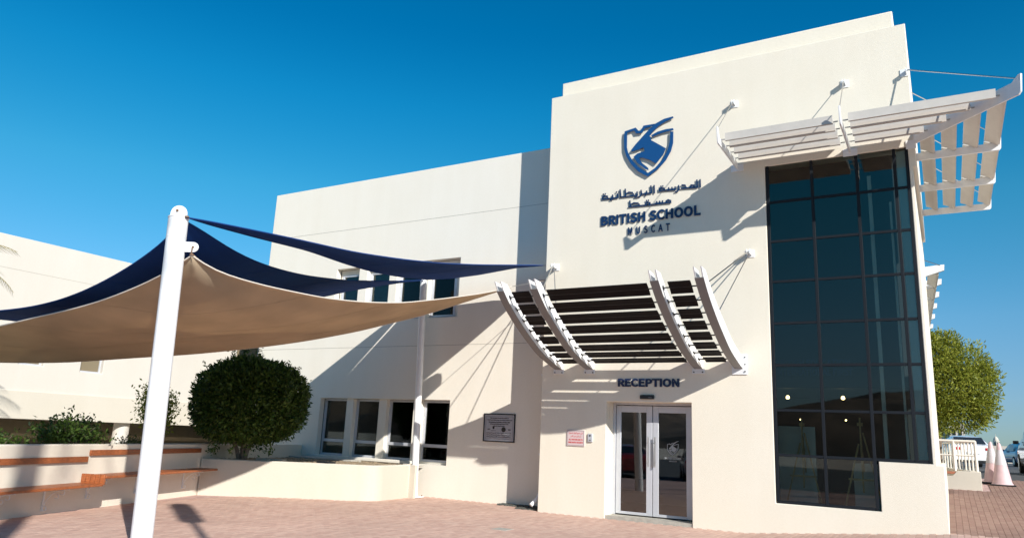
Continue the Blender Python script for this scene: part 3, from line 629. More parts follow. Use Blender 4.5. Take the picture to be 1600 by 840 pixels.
# ------------------------------------------------------------------ sun louvres around the tower corner
def blade(mb, A, B, out_dir, w=.245, m0=0, m1=0):
    """hollow louvre section from A to B (bottom of its outer face): upright outer face, flat underside, sloping back; m0, m1 mitre the ends"""
    A, B, o = Vector(A), Vector(B), Vector(out_dir).normalized(); a = (B-A).normalized(); Z = Vector((0,0,1))
    prof = [(0, 0), (0, .02), (.005, .155), (-.005, .16), (-.10, .145), (-.20, .13), (-w, .13), (-w, .115), (-w*.6, .07), (-w*.26, .004), (-w*.12, -.004)]
    nn = len(prof)
    mb.add([A+o*u+Z*z+a*(m0*u) for u, z in prof]+[B+o*u+Z*z+a*(m1*u) for u, z in prof], [tuple(range(nn)), tuple(range(nn, 2*nn))[::-1]]+[(i, i+nn, (i+1) % nn+nn, (i+1) % nn) for i in range(nn)])
def arm(mb, base, out_dir, L, along, th=.03, s=1.0, z0=7.32):
    b0, o, a = Vector(base), Vector(out_dir).normalized(), Vector(along).normalized()*th/2
    prof = [(0, z0), (L*.965, z0), (L*.985, z0+.04), (L, z0+.34), (L*.975, z0+.34), (L*.92, z0+.15), (0, z0+.15)]
    mb.prism([b0+o*u-a+Vector((0,0,1))*z for u, z in prof], a*2)
ac = thing('corner_louvre_canopy', (-1, 0, 7.3), 'white steel louvre canopy wrapping the top right corner of the tower above the tall glazing', 'canopy')
YB = (-.33, -.69, -1.05, -1.40)
ARMX = (-3.46, -1.27)
for x in ARMX:
    q = MB(); arm(q, (x, 0, 0), (0, -1, 0), 1.60, (1, 0, 0)); q.build('arm', WHITE, ac, bevel=.004)
    q = MB(); q.box(x-.13, x+.13, -.02, 0, 7.27, 7.42); q.build('wall_plate', WHITE, ac, bevel=.003)
    q = MB(); q.tube([(x-.03, -.13, 8.82), (x, -1.56, 7.62)], .008, 6); q.build('tie_rod', STEEL, ac)
    q = MB(); q.box(x-.10, x+.05, -.015, 0, 8.74, 8.90); q.box(x-.06, x-.045, -.15, -.015, 8.78, 8.87); q.box(x-.015, x, -.15, -.015, 8.78, 8.87); q.tube([(x-.09, -.12, 8.82), (x+.03, -.12, 8.82)], .012, 8); q.build('anchor', WHITE, ac)
q = MB(); arm(q, (-.15, 0, 0), (1, -1, 0), 2.26, (1, 1, 0), th=.035, z0=7.34); q.v = [(x_, y_, z_+(.10 if z_ > 7.4 and z_ < 7.55 else 0)) for x_, y_, z_ in q.v]; q.build('arm', WHITE, ac, bevel=.004)
q = MB(); q.box(-.30, -.13, -.02, 0, 7.25, 7.42); q.build('wall_plate', WHITE, ac, bevel=.003)
q = MB(); q.tube([(-.17, -.13, 8.82), (1.42, -1.54, 7.62)], .012, 6); q.build('tie_rod', STEEL, ac)
q = MB(); q.box(-.30, -.152, -.015, 0, 8.75, 8.90); q.box(-.20, -.185, -.15, -.015, 8.78, 8.87); q.tube([(-.21, -.12, 8.82), (-.13, -.12, 8.82)], .02, 8); q.build('anchor', WHITE, ac)
SY = (.9, 2.95, 4.9)
for i, y in enumerate(SY):
    q = MB(); arm(q, (-.21 if y > 0 else -.15, y, 0), (1, 0, 0), 1.50, (0, 1, 0), th=.05); q.build('arm', WHITE, ac, bevel=.004)
    q = MB(); q.tube([(-.14, y, 8.8), (1.25, y, 7.60)], .010, 6); q.build('tie_rod', STEEL, ac)
for k, yb in enumerate(YB):
    zb = 7.42
    for (xa, xb, m1) in ((ARMX[0]+.10, ARMX[1]-.14, 0), (ARMX[1]+.12, -.15-yb-.16, 1)):
        q = MB(); blade(q, (xa, yb, zb), (xb, yb, zb), (0, -1, 0), m1=m1); q.build('louvre_blade', LOUV, ac)
        q = MB(); q.tube([(xa-.10, yb+.08, zb+.06), (xa+.02, yb+.08, zb+.06)], .012, 6); q.build('pivot', STEEL, ac); q = MB(); q.tube([(xb-.10, yb+.08, zb+.06), (xb+.08, yb+.08, zb+.06)], .012, 6); q.build('pivot', STEEL, ac)
    xo = (.18, .54, .90, 1.25)[k]; ys = [-xo-.10]+list(SY)
    for j in range(3):
        q = MB(); blade(q, (xo, ys[j]+.03, zb), (xo, ys[j+1]-.04, zb), (1, 0, 0), m0=-1 if j == 0 else 0); q.build('louvre_blade', LOUV, ac)
# second louvre canopy on the rear block
a2 = thing('rear_louvre_canopy', (-1, 12, 7.2), 'small distant white louvre canopy above the green tree behind the tower corner', 'canopy')
RY = (11.3, 13.5, 15.8, 18.2, 20.8, 23.6)
def rx(y): return .26-(y-11.3)*.042
for i, y in enumerate(RY):
    q = MB(); x1 = rx(y); q.prism([(-2.2, y, 7.0), (x1-.7, y, 7.1), (x1, y, 7.32), (x1+.02, y, 7.5), (x1-.1, y, 7.5), (-2.2, y, 7.3)], (0, .12, 0)); q.build('arm', WHITE, a2)
    q = MB(); q.tube([(-2.2, y, 8.6), (x1-.1, y, 7.48)], .012, 6); q.build('tie_rod', STEEL, a2)
for k in range(5):
    for j in range(5):
        y0, y1 = RY[j]+.14, RY[j+1]-.05; q = MB()
        blade(q, (rx(y0)-.15-k*.42, y0, 7.2), (rx(y1)-.15-k*.42, y1, 7.2), (1, 0, 0), .29); q.build('louvre_blade', LOUV, a2)

# ------------------------------------------------------------------ reception canopy
rc = thing('reception_canopy', (-5.5, 0, 3.1), 'curved white steel canopy with dark brown slats hanging over the reception entrance', 'canopy')
low = [(0, 3.13), (-.30, 3.19), (-.93, 3.37), (-1.40, 3.58), (-1.90, 3.84), (-2.38, 4.14), (-2.72, 4.42)]
def cat(pts, n):
    out_ = []
    P = [pts[0]]+list(pts)+[pts[-1]]
    for i in range(1, len(P)-2):
        for k in range(n):
            t_ = k/n; a = [np.array(P[i+q_], float) for q_ in (-1, 0, 1, 2)]
            out_.append(.5*((2*a[1])+(-a[0]+a[2])*t_+(2*a[0]-5*a[1]+4*a[2]-a[3])*t_**2+(-a[0]+3*a[1]-3*a[2]+a[3])*t_**3))
    out_.append(np.array(pts[-1], float)); return out_
curve = cat(low, 4); nrm = []
for i in range(len(curve)):
    d = curve[min(i+1, len(curve)-1)]-curve[max(i-1, 0)]; d /= np.linalg.norm(d); nrm.append((np.array([d[1], -d[0]]), d))
for xa in (-7.47, -6.71, -4.27, -3.46):
    for dx in (-.13, 0):
        n_ = len(curve); h = [.20+.06*math.sin(min(1, i/(n_-1))*PI) for i in range(n_)]
        upr = [curve[i]+np.array(nrm[i][0])*h[i]*(1 if nrm[i][0][1] > 0 else -1) for i in range(n_)]
        tip = curve[-1]+nrm[-1][1]*.16+np.array([0, .06])
        mb = MB(); th = .022
        L_ = [tuple(p) for p in curve]+[tuple(tip)]; U_ = [tuple(p) for p in upr]+[tuple(tip)]
        vs = []; fs = []
        for x in (xa+dx-th/2, xa+dx+th/2):
            vs += [(x, p[0], p[1]) for p in L_]+[(x, p[0], p[1]) for p in U_]
        nL = len(L_); o2 = 2*nL
        for i in range(nL-1):
            fs += [(i, i+1, nL+i+1, nL+i), (o2+i, o2+nL+i, o2+nL+i+1, o2+i+1), (i, o2+i, o2+i+1, i+1), (nL+i, nL+i+1, o2+nL+i+1, o2+nL+i)]
        fs += [(0, nL, o2+nL, o2)]
        mb.add(vs, fs); mb.build('arm', WHITE, rc)
    mb = MB(); n_ = len(curve); vs = []
    for i in range(n_):
        un = np.array(nrm[i][0])*(1 if nrm[i][0][1] > 0 else -1); p = curve[i]-un*.002; q_ = curve[i]-un*.018
        vs += [(xa-.145, p[0], p[1]), (xa+.015, p[0], p[1]), (xa+.015, q_[0], q_[1]), (xa-.145, q_[0], q_[1])]
    fs = [(4*i+k, 4*i+(k+1) % 4, 4*i+4+(k+1) % 4, 4*i+4+k) for i in range(n_-1) for k in range(4)]+[(0,3,2,1), (4*n_-4, 4*n_-3, 4*n_-2, 4*n_-1)]
    mb.add(vs, fs); mb.build('arm_flange', SHADEP, rc)
    q = MB(); q.box(xa-.20, xa+.06, -.022, 0, 3.02, 3.12) if xa < -3.6 else q.box(xa-.20, xa+.10, -.022, 0, 3.0, 3.40); pl = q.build('wall_plate', WHITE, rc, bevel=.003)
    q = MB()
    for bx, bz in (((-.16, 3.05), (.02, 3.05)) if xa < -3.6 else ((.06, 3.06), (.06, 3.2), (.06, 3.34))): q.tube([(xa+bx, -.022, bz), (xa+bx, -.04, bz)], .014, 6)
    q.build('bolt', BLACK, pl)
seg = np.cumsum([0]+[np.linalg.norm(curve[i+1]-curve[i]) for i in range(len(curve)-1)])
for k in range(8):
    s_ = .30+k*.355
    i = int(np.searchsorted(seg, s_))-1; i = max(0, min(i, len(curve)-2)); t_ = (s_-seg[i])/(seg[i+1]-seg[i]); p = curve[i]*(1-t_)+curve[i+1]*t_; d = nrm[i][1]*(1-t_)+nrm[i+1][1]*t_; d /= np.linalg.norm(d)
    nn = np.array([d[1], -d[0]]); nn = nn if nn[1] > 0 else -nn; c_ = p+nn*.10
    for (xa, xb) in ((-7.36, -6.97), (-6.58, -4.53), (-4.14, -3.73)):
        q = MB(); K = 5; hw = .118+.003*k; prof = [c_+d*hw*(2*j/K-1)+nn*(.012*(1-(2*j/K-1)**2)) for j in range(K+1)]; prof += [a_-nn*.022 for a_ in reversed(prof)]; nn_ = len(prof)
        q.add([(xa, a_[0], a_[1]) for a_ in prof]+[(xb, a_[0], a_[1]) for a_ in prof], [tuple(range(nn_)), tuple(range(nn_, 2*nn_))[::-1]]+[(a_, a_+nn_, (a_+1) % nn_+nn_, (a_+1) % nn_) for a_ in range(nn_)])
        q.build('slat', SLAT, rc)
    q = MB()
    q.tube([(-7.50, c_[0], c_[1]), (-3.56, c_[0], c_[1])], .013, 6)
    for xa in (-7.47, -6.71, -4.27): q.obox((xa+.02, c_[0]-.0, c_[1]), (.008, 0, 0), (0, d[0]*.05, d[1]*.05), (0, nn[0]*.012, nn[1]*.012))
    q.build('tube', TUBE, rc)
for (ax_, az_, tx) in ((-7.70, 5.52, -6.79), (-3.25, 5.47, -3.53)):
    q = MB(); q.tube([(ax_, -.16, az_), (tx, -2.45, 4.32)], .013, 6); q.tube([(ax_+.03, -.16, az_-.02), (tx, -1.65, 3.9)], .011, 6); q.build('tie_rod', STEEL, rc)
    q = MB(); q.box(ax_-.07, ax_+.09, -.015, 0, az_-.09, az_+.07); q.box(ax_-.035, ax_-.02, -.19, -.015, az_-.05, az_+.05); q.box(ax_+.03, ax_+.045, -.19, -.015, az_-.05, az_+.05); q.tube([(ax_-.07, -.16, az_), (ax_+.08, -.16, az_)], .013, 8); q.build('anchor', WHITE, rc)

# ------------------------------------------------------------------ shade poles and sails
P1B, P1T = Vector((-9.17, -8.66, -.05)), Vector((-9.36, -8.70, 4.44))
sp = thing('shade_pole', (-9.17, -8.66, 0), 'thick white steel shade pole nearest the camera, crossing the left of the view', 'pole', 'white shade poles')
ax = (P1T-P1B).normalized()
q = MB(); q.tube([P1B, P1T], .135, 32); q.build('shaft', WHITE, sp)
q = MB(); q.tube([P1T-ax*.005, P1T+ax*.012], .141, 32); q.tube([P1T-ax*.30, P1T-ax*.29], .138, 32); q.build('collar', WHITE, sp)
fp = MB(); s2 = right.copy(); s2.z = 0; s2.normalize(); nrm2 = Vector((-s2.y, s2.x, 0))
c0 = P1T+ax*.012; pts = [c0-s2*.12, c0+s2*.12, c0+s2*.12+ax*.06]+[c0+ax*.06+(s2*math.cos(a)+ax*math.sin(a))*.12 for a in np.linspace(.2, PI-.2, 9)]+[c0-s2*.12+ax*.06]
fp.prism([p-nrm2*.012 for p in pts], nrm2*.024); fp.build('head_plate', WHITE, sp, bevel=.003)
q = MB(); q.tube([c0+ax*.10-nrm2*.03-s2*.02, c0+ax*.10+nrm2*.03-s2*.02], .018, 8); q.build('eye_bolt', RUST, sp)
bz = P1B+ax*((P1T-P1B).length-.42); pts = [bz-ax*.075, bz+s2*.26-ax*.075]+[bz+s2*.26+(s2*math.cos(a)+ax*math.sin(a))*.075 for a in np.linspace(-PI/2+.3, PI/2-.3, 7)]+[bz+s2*.26+ax*.075, bz+ax*.075]
q = MB(); q.prism([p-nrm2*.01 for p in pts], nrm2*.02); q.build('side_lug', WHITE, sp, bevel=.003)
q = MB(); q.tube([bz+s2*.26-nrm2*.02, bz+s2*.26+nrm2*.02], .016, 8); q.tube([bz+s2*.255-nrm2*.02, bz+s2*.25-ax*.10-nrm2*.02], .01, 6); q.build('shackle', RUST, sp)
P2B, P2T = Vector((-11.62, .30, .0)), Vector((-11.80, .30, 5.52))
sp2 = thing('shade_pole', (-11.62, .30, 0), 'slim white shade pole standing in front of the wing windows beside the planter', 'pole', 'white shade poles')
q = MB(); q.tube([P2B, P2T], .088, 24); q.tube([P2T, P2T+Vector((0,0,.03))], [.088, .05], 24); q.build('shaft', WHITE, sp2)
q = MB(); q.box(-11.80, -11.44, .12, .48, .02, .045); q.tube([P2B, P2B+Vector((0,0,.12))], [.11, .09], 24); q.build('base_plate', WHITE, sp2, bevel=.003)
for dx, dy in ((-.14, -.14), (.14, -.14), (-.14, .14), (.14, .14)):
    q = MB(); q.tube([(-11.62+dx, .30+dy, .045), (-11.62+dx, .30+dy, .075)], .014, 6); q.build('bolt', RUST, sp2)

def on_vplane(x, y, P, Q):
    d = fwd+right*((x-800)/FPX)-up*((y-420)/FPX); n_ = (Q[1]-P[1], P[0]-Q[0])
    s_ = ((P[0]-CAM.x)*n_[0]+(P[1]-CAM.y)*n_[1])/(d.x*n_[0]+d.y*n_[1]); return CAM+d*s_
def resample(pts, n):
    pts = [Vector(p) for p in pts]; L_ = [0]
    for i in range(len(pts)-1): L_.append(L_[-1]+(pts[i+1]-pts[i]).length)
    o = []
    for k in range(n+1):
        s_ = L_[-1]*k/n; i = 0
        while i < len(L_)-2 and L_[i+1] < s_: i += 1
        t_ = (s_-L_[i])/max(1e-6, L_[i+1]-L_[i]); o.append(pts[i].lerp(pts[i+1], min(1, t_)))
    for _ in range(2): o = [o[0]]+[(o[i-1]+o[i]*2+o[i+1])/4 for i in range(1, n)]+[o[-1]]
    return o
def sail(name, left, rgt, bottom, m, label, nu=48, nv=36, belly=.0, hem=True, wr=.01):
    """left/rgt: curves from the apex; bottom: from the end of left to the end of rgt"""
    Lc, Rc, Bc = resample(left, nv), resample(rgt, nv), resample(bottom, nu); A = (Lc[0]+Rc[0])/2
    root = thing(name, tuple(A), label, 'shade sail', 'shade sails')
    vs = []
    for j in range(nv+1):
        v = j/nv
        for i in range(nu+1):
            u = i/nu; lin = Lc[-1].lerp(Rc[-1], u); p = Lc[j].lerp(Rc[j], u)+(Bc[i]-lin)*v
            b_ = 4*u*(1-u)*v*(1-v); p.z += -belly*b_
            e_ = min(1, 6*min(u, 1-u, 1-v)); p.z += wr*e_*(math.sin(9*u+4*v*v*3)*math.sin(5*v+2*u)+.6*math.sin(17*u*v+3))
            vs.append(p)
    fs = [(j*(nu+1)+i, j*(nu+1)+i+1, (j+1)*(nu+1)+i+1, (j+1)*(nu+1)+i) for j in range(nv) for i in range(nu)]
    mb = MB(); mb.add(vs, fs); o = mb.build('canopy', m, root); md = o.modifiers.new('cloth', 'SOLIDIFY'); md.thickness = .005
    for Cc in (Lc, Rc, Bc):
        q = MB(); q.tube(Cc, .011, 6); q.build('hem', HEM if hem else m, root)
    # raised seam across the cloth
    for jf in (.3, .55, .8):
        q = MB(); jj = int(nv*jf); q.tube([vs[jj*(nu+1)+i]-Vector((0,0,.004)) for i in range(nu+1)], .006, 4); q.build('seam', m, root)
    for e in (Lc[0],):
        q = MB(); q.tube([e+Vector((0,0,.02)), e+Vector((0,0,.0))], .03, 8); q.build('corner_ring', RUST, root)
    return root, Lc, Rc, Bc
A1 = P1T+Vector((.10, 0, -.03)); BR = bz+s2*.25-ax*.12; Q2 = P2T+Vector((.05, -.08, 0)); AN = Vector((-7.99, .12, 5.62)); AB = Vector((-7.99, .12, 5.25))
LAx = Vector((-16.5, -8.27, 3.40)); LBx = Vector((-17.0, -9.22, 2.40))
# navy sail between near pole, far pole and left building
l_px = [(262,372),(232,396),(200,418),(165,438),(130,455),(95,468),(60,477),(30,482),(0,485)]
left = [A1]+[on_vplane(x, y, A1, LAx) for x, y in l_px]+[LAx]
r_px = [(320,362),(340,377),(367,393),(400,409),(440,422),(480,431),(540,438),(599,439)]
rgt = [A1]+[on_vplane(x, y, A1, Q2) for x, y in r_px]+[Q2]
b_px = [(0,498),(100,510),(250,505),(400,480),(480,467),(510,463),(539,455),(583,448),(620,442)]
bot = [LAx]+[on_vplane(x, y, LAx, Q2) for x, y in b_px]+[Q2]
sail('shade_sail', left, rgt, bot, NAVY, 'broad navy shade sail peaking at the near pole, layered above the beige one', hem=False)
# beige sail
l_px = [(257,428),(217,447),(167,467),(117,482),(67,493),(0,509),(-80,525)]
left = [BR]+[on_vplane(x, y, BR, LBx) for x, y in l_px]+[LBx]
r_px = [(304,404),(329,420),(365,433),(419,447.5),(480,460),(510,466),(569,472),(629,473),(688,467),(748,459),(780,453)]
RB = on_vplane(800, 447.5, BR, AB)
rgt = [BR]+[on_vplane(x, y, BR, AB) for x, y in r_px]+[RB]
b_px = [(-120,560),(0,566),(100,566),(230,557),(300,553),(380,545),(430,539),(480,532),(566,516),(599,507),(658,493.5),(718,474),(775,456)]
bot = [LBx]+[on_vplane(x, y, LBx, AB) for x, y in b_px]+[RB]
sb, Lc, Rc, Bc = sail('shade_sail', left, rgt, bot, BEIGE, 'large beige shade sail with pale hem stretched below the navy sail', wr=.035)
q = MB(); q.tube([RB, AB], .007, 6); q.tube([AB+Vector((-.22, 0, 0)), AB+Vector((-.06, 0, .01))], .014, 8); q.build('tension_cable', STEEL, sb)
# narrow navy sail
u_px = [(310,342),(400,360),(480,377),(554,394),(629,405),(688,411),(748,413.5),(837,414)]
l_px = [(312,347),(400,371),(480,391),(539.5,412),(584,425),(629,433),(650,435)]
r2 = [(703,435),(748,429),(807,418)]
A1c = P1T+Vector((.16, .02, .0))
Q3 = on_vplane(668, 436.5, Q2, AN)
left = [A1c]+[on_vplane(x, y, A1c, Q3) for x, y in l_px]+[Q3]
rgt = [A1c]+[on_vplane(x, y, A1c, AN) for x, y in u_px]+[AN+Vector((-.12, 0, 0))]
bot = [Q3]+[on_vplane(x, y, Q3, AN) for x, y in r2]+[AN+Vector((-.12, 0, 0))]
sc, *_ = sail('shade_sail', left, rgt, bot, NAVY, 'narrow navy shade sail seen nearly edge-on, running from near pole to tower corner', hem=False, wr=.004)
q = MB(); q.tube([AN+Vector((-.14, 0, 0)), AN+Vector((.02, 0, 0))], .014, 8); q.build('turnbuckle', STEEL, sc)
# ------------------------------------------------------------------ bench wall, planter, benches
W0, W1 = Vector((-11.4, -11.93, 0)), Vector((-14.77, -3.55, 0)); dW = (W1-W0).normalized(); nW = Vector((dW.y, -dW.x, 0))   # nW points to the court
if nW.x < 0: nW = -nW
bw = thing('bench_wall', tuple(W1), 'low cream retaining wall on the left carrying the timber benches', 'wall')
q = MB(); e = W1+dW*.35; q.prism([W0, e, e-nW*.22, W0-nW*.22], (0, 0, 1.12)); q.v = [(x, y, z-.2 if z < .5 else z) for x, y, z in q.v]; q.build('wall', BENCHW, bw, bevel=.02)
q = MB(); q.prism([e-nW*.0-nW*.22, Vector((-16.2, 1.0, 0)), Vector((-16.4, 1.0, 0)), e-nW*.42], (0, 0, 1.10)); q.build('rear_wall', BENCHW, bw, bevel=.02)
pc = [Vector((-14.72, -3.62, 0)), Vector((-13.92, -3.04, 0)), Vector((-12.4, -2.04, 0)), Vector((-11.75, -1.60, 0)), Vector((-11.55, -1.44, 0)), Vector((-11.48, -1.28, 0)), Vector((-11.50, -1.05, 0)), Vector((-11.60, .02, 0))]
pw = thing('planter_wall', (-13, -2.4, 0), 'curved low cream planter wall in front of the wing windows', 'planter')
inner = []
for i, p in enumerate(pc):
    d = (pc[min(i+1, len(pc)-1)]-pc[max(0, i-1)]).normalized(); inner.append(p+Vector((-d.y, d.x, 0))*.18)
q = MB(); n_ = len(pc); vs = []
for a, b_ in zip(pc, inner): vs += [(a.x, a.y, -.1), (b_.x, b_.y, -.1), (b_.x, b_.y, .80), (a.x, a.y, .80)]
fs = [(4*i+k, 4*i+(k+1) % 4, 4*i+4+(k+1) % 4, 4*i+4+k) for i in range(n_-1) for k in range(4)]+[(0,1,2,3), (4*n_-1, 4*n_-2, 4*n_-3, 4*n_-4)]
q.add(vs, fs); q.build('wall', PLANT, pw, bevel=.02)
q = MB(); q.box(-11.62, -11.42, .02, .10, -.05, .80); q.build('end_return', PLANT, pw, bevel=.01)
q = MB(); n_ = len(inner); ctr = Vector((-14.5, -1.0, 0))
gp = [inner[0]]+inner[1:]+[Vector((-11.7, .75, 0)), Vector((-16.2, .75, 0)), Vector((-15.1, -3.2, 0))]
q.add([(p.x, p.y, .75) for p in gp]+[(p.x, p.y, .3) for p in gp], [tuple(range(len(gp)))]); so_ = q.build('planting_bed', SOIL, None, smooth=False); tag(so_, kind='structure')
q = MB(); q.box(-12.75, -12.4, -2.02, -1.75, .80, .835); q.build('lid', FRAME, pw, bevel=.004)
q = MB(); q.box(-15.9, -13.6, .1, .5, .74, .80); q.build('kerb_block', CONC, pw, bevel=.01)
for (x, y) in ((-14.0, -2.45), (-13.7, -2.3)): 
    q = MB(); q.obox((x, y, .80), (.16, .05, 0), (-.03, .09, 0), (0, 0, .035)); tag(q.build('loose_block', CONC, None, bevel=.006), 'small pale concrete block lying on the planter soil, ' + ('left one' if x < -13.9 else 'right one'), 'block', 'concrete blocks on the soil')
q = MB()
for k in range(1500):
    x = random.uniform(-15.6, -11.8); y = random.uniform(-2.9, .7)
    if y < -1.3-.66*(-11.8-x)+.25: continue
    r_ = random.uniform(.008, .03); q.obox((x, y, .755), (r_, .2*r_, 0), (-.2*r_, r_*.8, .1*r_), (0, .2*r_, r_*.7))
tag(q.build('soil_crumbs', SOIL), 'loose sandy soil and grit on the planter bed', 'soil', kind='stuff')

def bench(s0, s1, zt, label, back, endpiece=False, bts=()):
    o = thing('wall_bench', tuple(W0+dW*s0), label, 'bench', 'timber benches on the retaining wall')
    for k in range(5):
        off = .05+k*.092; q = MB(); c = W0+dW*(s0+s1)/2+nW*(off+.04); c.z = zt-.022
        q.obox(c, dW*(s1-s0)/2, nW*.040, (0, 0, .022)); q.build('seat_slat', WOOD, o, bevel=.005)
    if back:
        q = MB(); c = W0+dW*(back[0]+back[1])/2+nW*.026; c.z = back[2]; q.obox(c, dW*(back[1]-back[0])/2, nW*.022, (0, 0, .048)); q.build('backrest', WOOD, o, bevel=.004)
    for b_ in bts:
        p = W0+dW*b_; Z = Vector((0,0,1)); top = zt-.046
        q = MB(); q.obox(p+nW*.008+Z*(top-.19), dW*.018, nW*.008, Z*.19); q.obox(p+nW*.23+Z*(top-.008), dW*.018, nW*.22, Z*.008)
        q.tube([p+nW*(.02+.36*(1-math.cos(t_)))+Z*(top-.36+.34*math.sin(t_)) for t_ in np.linspace(0, PI/2, 9)], .007, 6)
        for (cu, cz, r_) in ((.34, -.06, .035), (.05, -.33, .035), (.24, -.13, .032)):
            q.tube([p+nW*(cu+r_*(1-t_*.09)*math.cos(t_))+Z*(top+cz+r_*(1-t_*.09)*math.sin(t_)) for t_ in np.linspace(-2.6, 2.2, 12)], .007, 6)
        q.build('bracket', WHITE, o)
    if endpiece:
        for k in range(5):
            q = MB(); c = W0+dW*(s1+.015)+nW*(.05+k*.092+.04); c.z = zt+.065; q.obox(c, dW*.02, nW*.040, (0, 0, .085)); q.build('riser_slat', WOOD, o, bevel=.004)
    return o
def sof(x, y): return (Vector((x, y, 0))-W0).dot(dW)
sA = sof(-13.30, -7.20); sB = sof(-13.36, -7.05)
bench(.3, sA, .475, 'lower timber bench nearest the camera, its seat running out of the left edge', (.3, sof(-13.34, -7.10), .865), True, (sof(-12.6, -8.95), sof(-13.02, -7.90), 1.9))
bench(sA+.05, sof(-14.70, -3.72), .60, 'upper timber bench beside the planter, behind the thick white pole', (sB, sof(-14.70, -3.72), .975), False, (sA+.25, sof(-13.9, -5.7), sof(-14.5, -4.2)))

# ------------------------------------------------------------------ foliage
def leaves(name, P, m, parent, size, aspect=.42, up_bias=0, dirs=None):
    P = np.asarray(P); n_ = len(P); d = rng.normal(size=(n_, 3)) if dirs is None else dirs+rng.normal(size=(n_, 3))*.45
    d[:, 2] += up_bias; d /= np.linalg.norm(d, axis=1)[:, None]; r_ = rng.normal(size=(n_, 3)); s_ = np.cross(d, r_); s_ /= np.linalg.norm(s_, axis=1)[:, None]
    L_ = (size*rng.uniform(.6, 1.25, n_))[:, None]; W_ = L_*aspect*.5; nn = np.cross(d, s_)*L_*.08
    V_ = np.stack([P, P+d*L_*.5+s_*W_-nn, P+d*L_, P+d*L_*.5-s_*W_-nn], 1).reshape(-1, 3)
    V_ = V_-np.array(WL[parent.name]); me = bpy.data.meshes.new(name); me.vertices.add(4*n_); me.vertices.foreach_set('co', V_.astype(np.float32).ravel())
    me.loops.add(4*n_); me.loops.foreach_set('vertex_index', np.arange(4*n_, dtype=np.int32)); me.polygons.add(n_); me.polygons.foreach_set('loop_start', np.arange(0, 4*n_, 4, dtype=np.int32)); me.polygons.foreach_set('loop_total', np.full(n_, 4, dtype=np.int32))
    me.update(); me.validate(); me.materials.append(m); o = bpy.data.objects.new(name, me); C.objects.link(o); o.parent = parent; return o
def sphere_dirs(n_): d = rng.normal(size=(n_, 3)); return d/np.linalg.norm(d, axis=1)[:, None]
def lumpy(d, k=3, amp=.08, seed=1):
    r_ = np.random.default_rng(seed); f = np.zeros(len(d))
    for _ in range(14): a = r_.normal(size=3)*k; f += np.sin(d@a+r_.uniform(0, 6.28))
    return 1+amp*f/3.7
# clipped round tree
bt = thing('clipped_round_tree', (-14.3, -2.84, .75), 'dense dark green tree clipped into a ball, growing from the planter left of the windows', 'tree')
c = np.array([-14.27, -2.84, 2.13]); d = sphere_dirs(38000); s_ = (np.abs(d)**2.8).sum(1)**(-1/2.8)*.97; rr = rng.uniform(0, 1, len(d))**.22
P = c+d*s_[:, None]*np.array([1.20, 1.20, .99])*(rr*lumpy(d, 5, .035, 3)*rng.uniform(.96, 1.035, len(d)))[:, None]
P = P[P[:, 2] > 1.12]
leaves('crown', P, LEAFD, bt, .11, .40, .2, dirs=d[:len(P)]*.5)
sprg = []
for k in range(120):
    d0 = sphere_dirs(1)[0]; 
    if k < 8: d0 = np.array([.95, -.1, .1+.05*k-.2]); d0 /= np.linalg.norm(d0)
    b0 = c+d0*np.array([1.17, 1.17, 1.01])
    for t_ in range(16): sprg.append(b0+d0*t_*.013*(1+.5*(k < 8))+rng.normal(size=3)*.02+np.array([0, 0, .006*t_]))
for k in range(14): 
    a = rng.uniform(0, 6.28); b0 = c+np.array([.8*math.cos(a), .8*math.sin(a), -1.0])
    for t_ in range(14): sprg.append(b0+rng.normal(size=3)*.04+np.array([0, 0, -.015*t_]))
leaves('sprigs', sprg, LEAFD, bt, .10, .38)
q = MB()
for dx, dy, tx, ty in ((0, 0, .1, .05), (.10, .03, .35, .1), (-.09, .05, -.30, .1), (-.16, -.05, -.42, -.2)):
    q.tube([(-14.3+dx*.4, -2.84+dy*.4, .70), (-14.3+dx, -2.84+dy, 1.0), (-14.3+dx*1.1+tx*.3, -2.84+dy+ty*.3, 1.3), (-14.3+tx, -2.84+ty, 2.0)], [.055, .045, .04, .02], 8)
q.build('trunk', BARK, bt)
def shrub(loc, rx_, rz_, n_, label, m=LEAFD, stems=10, size=.09, hgt=1.0, name='shrub'):
    o = thing(name, loc, label, 'shrub'); q = MB(); P = []; D = []
    for k in range(stems):
        a = rng.uniform(0, 6.28); r_ = rx_*math.sqrt(rng.uniform(0, 1)); tip = np.array([loc[0]+r_*math.cos(a), loc[1]+r_*math.sin(a)*.7, loc[2]+hgt*rng.uniform(.55, 1)]); base = np.array(loc)+np.array([rng.normal()*.05, rng.normal()*.05, 0])
        mid = (base+tip)/2+np.array([0, 0, .12*hgt]); path = [base, mid, tip]; q.tube(path, [.014, .010, .004], 5)
        for j in range(n_//stems):
            t_ = rng.uniform(.35, 1)**.7; pt = base*(1-t_)**2+2*mid*t_*(1-t_)+tip*t_*t_ if False else (mid+(tip-mid)*(t_*2-1) if t_ > .5 else base+(mid-base)*t_*2)
            P.append(pt+rng.normal(size=3)*np.array([1, 1, .8])*rz_)
    q.build('stems', BARK, o); leaves('foliage', P, m, o, size, .45, .3); return o
shrub((-14.35, -6.9, .70), .85, .10, 2400, 'loose dark shrub behind the left end of the retaining wall', LEAFD, 22, .085, .92)
shrub((-14.0, -8.3, .70), .5, .08, 900, 'low dark shrub at the left frame edge behind the wall', LEAFD, 16, .08, .60)
shrub((-15.9, -4.1, .60), .55, .12, 2800, 'tall thin yellow-green shrub between the thick pole and the round tree', LEAFY, 16, .08, 1.75)
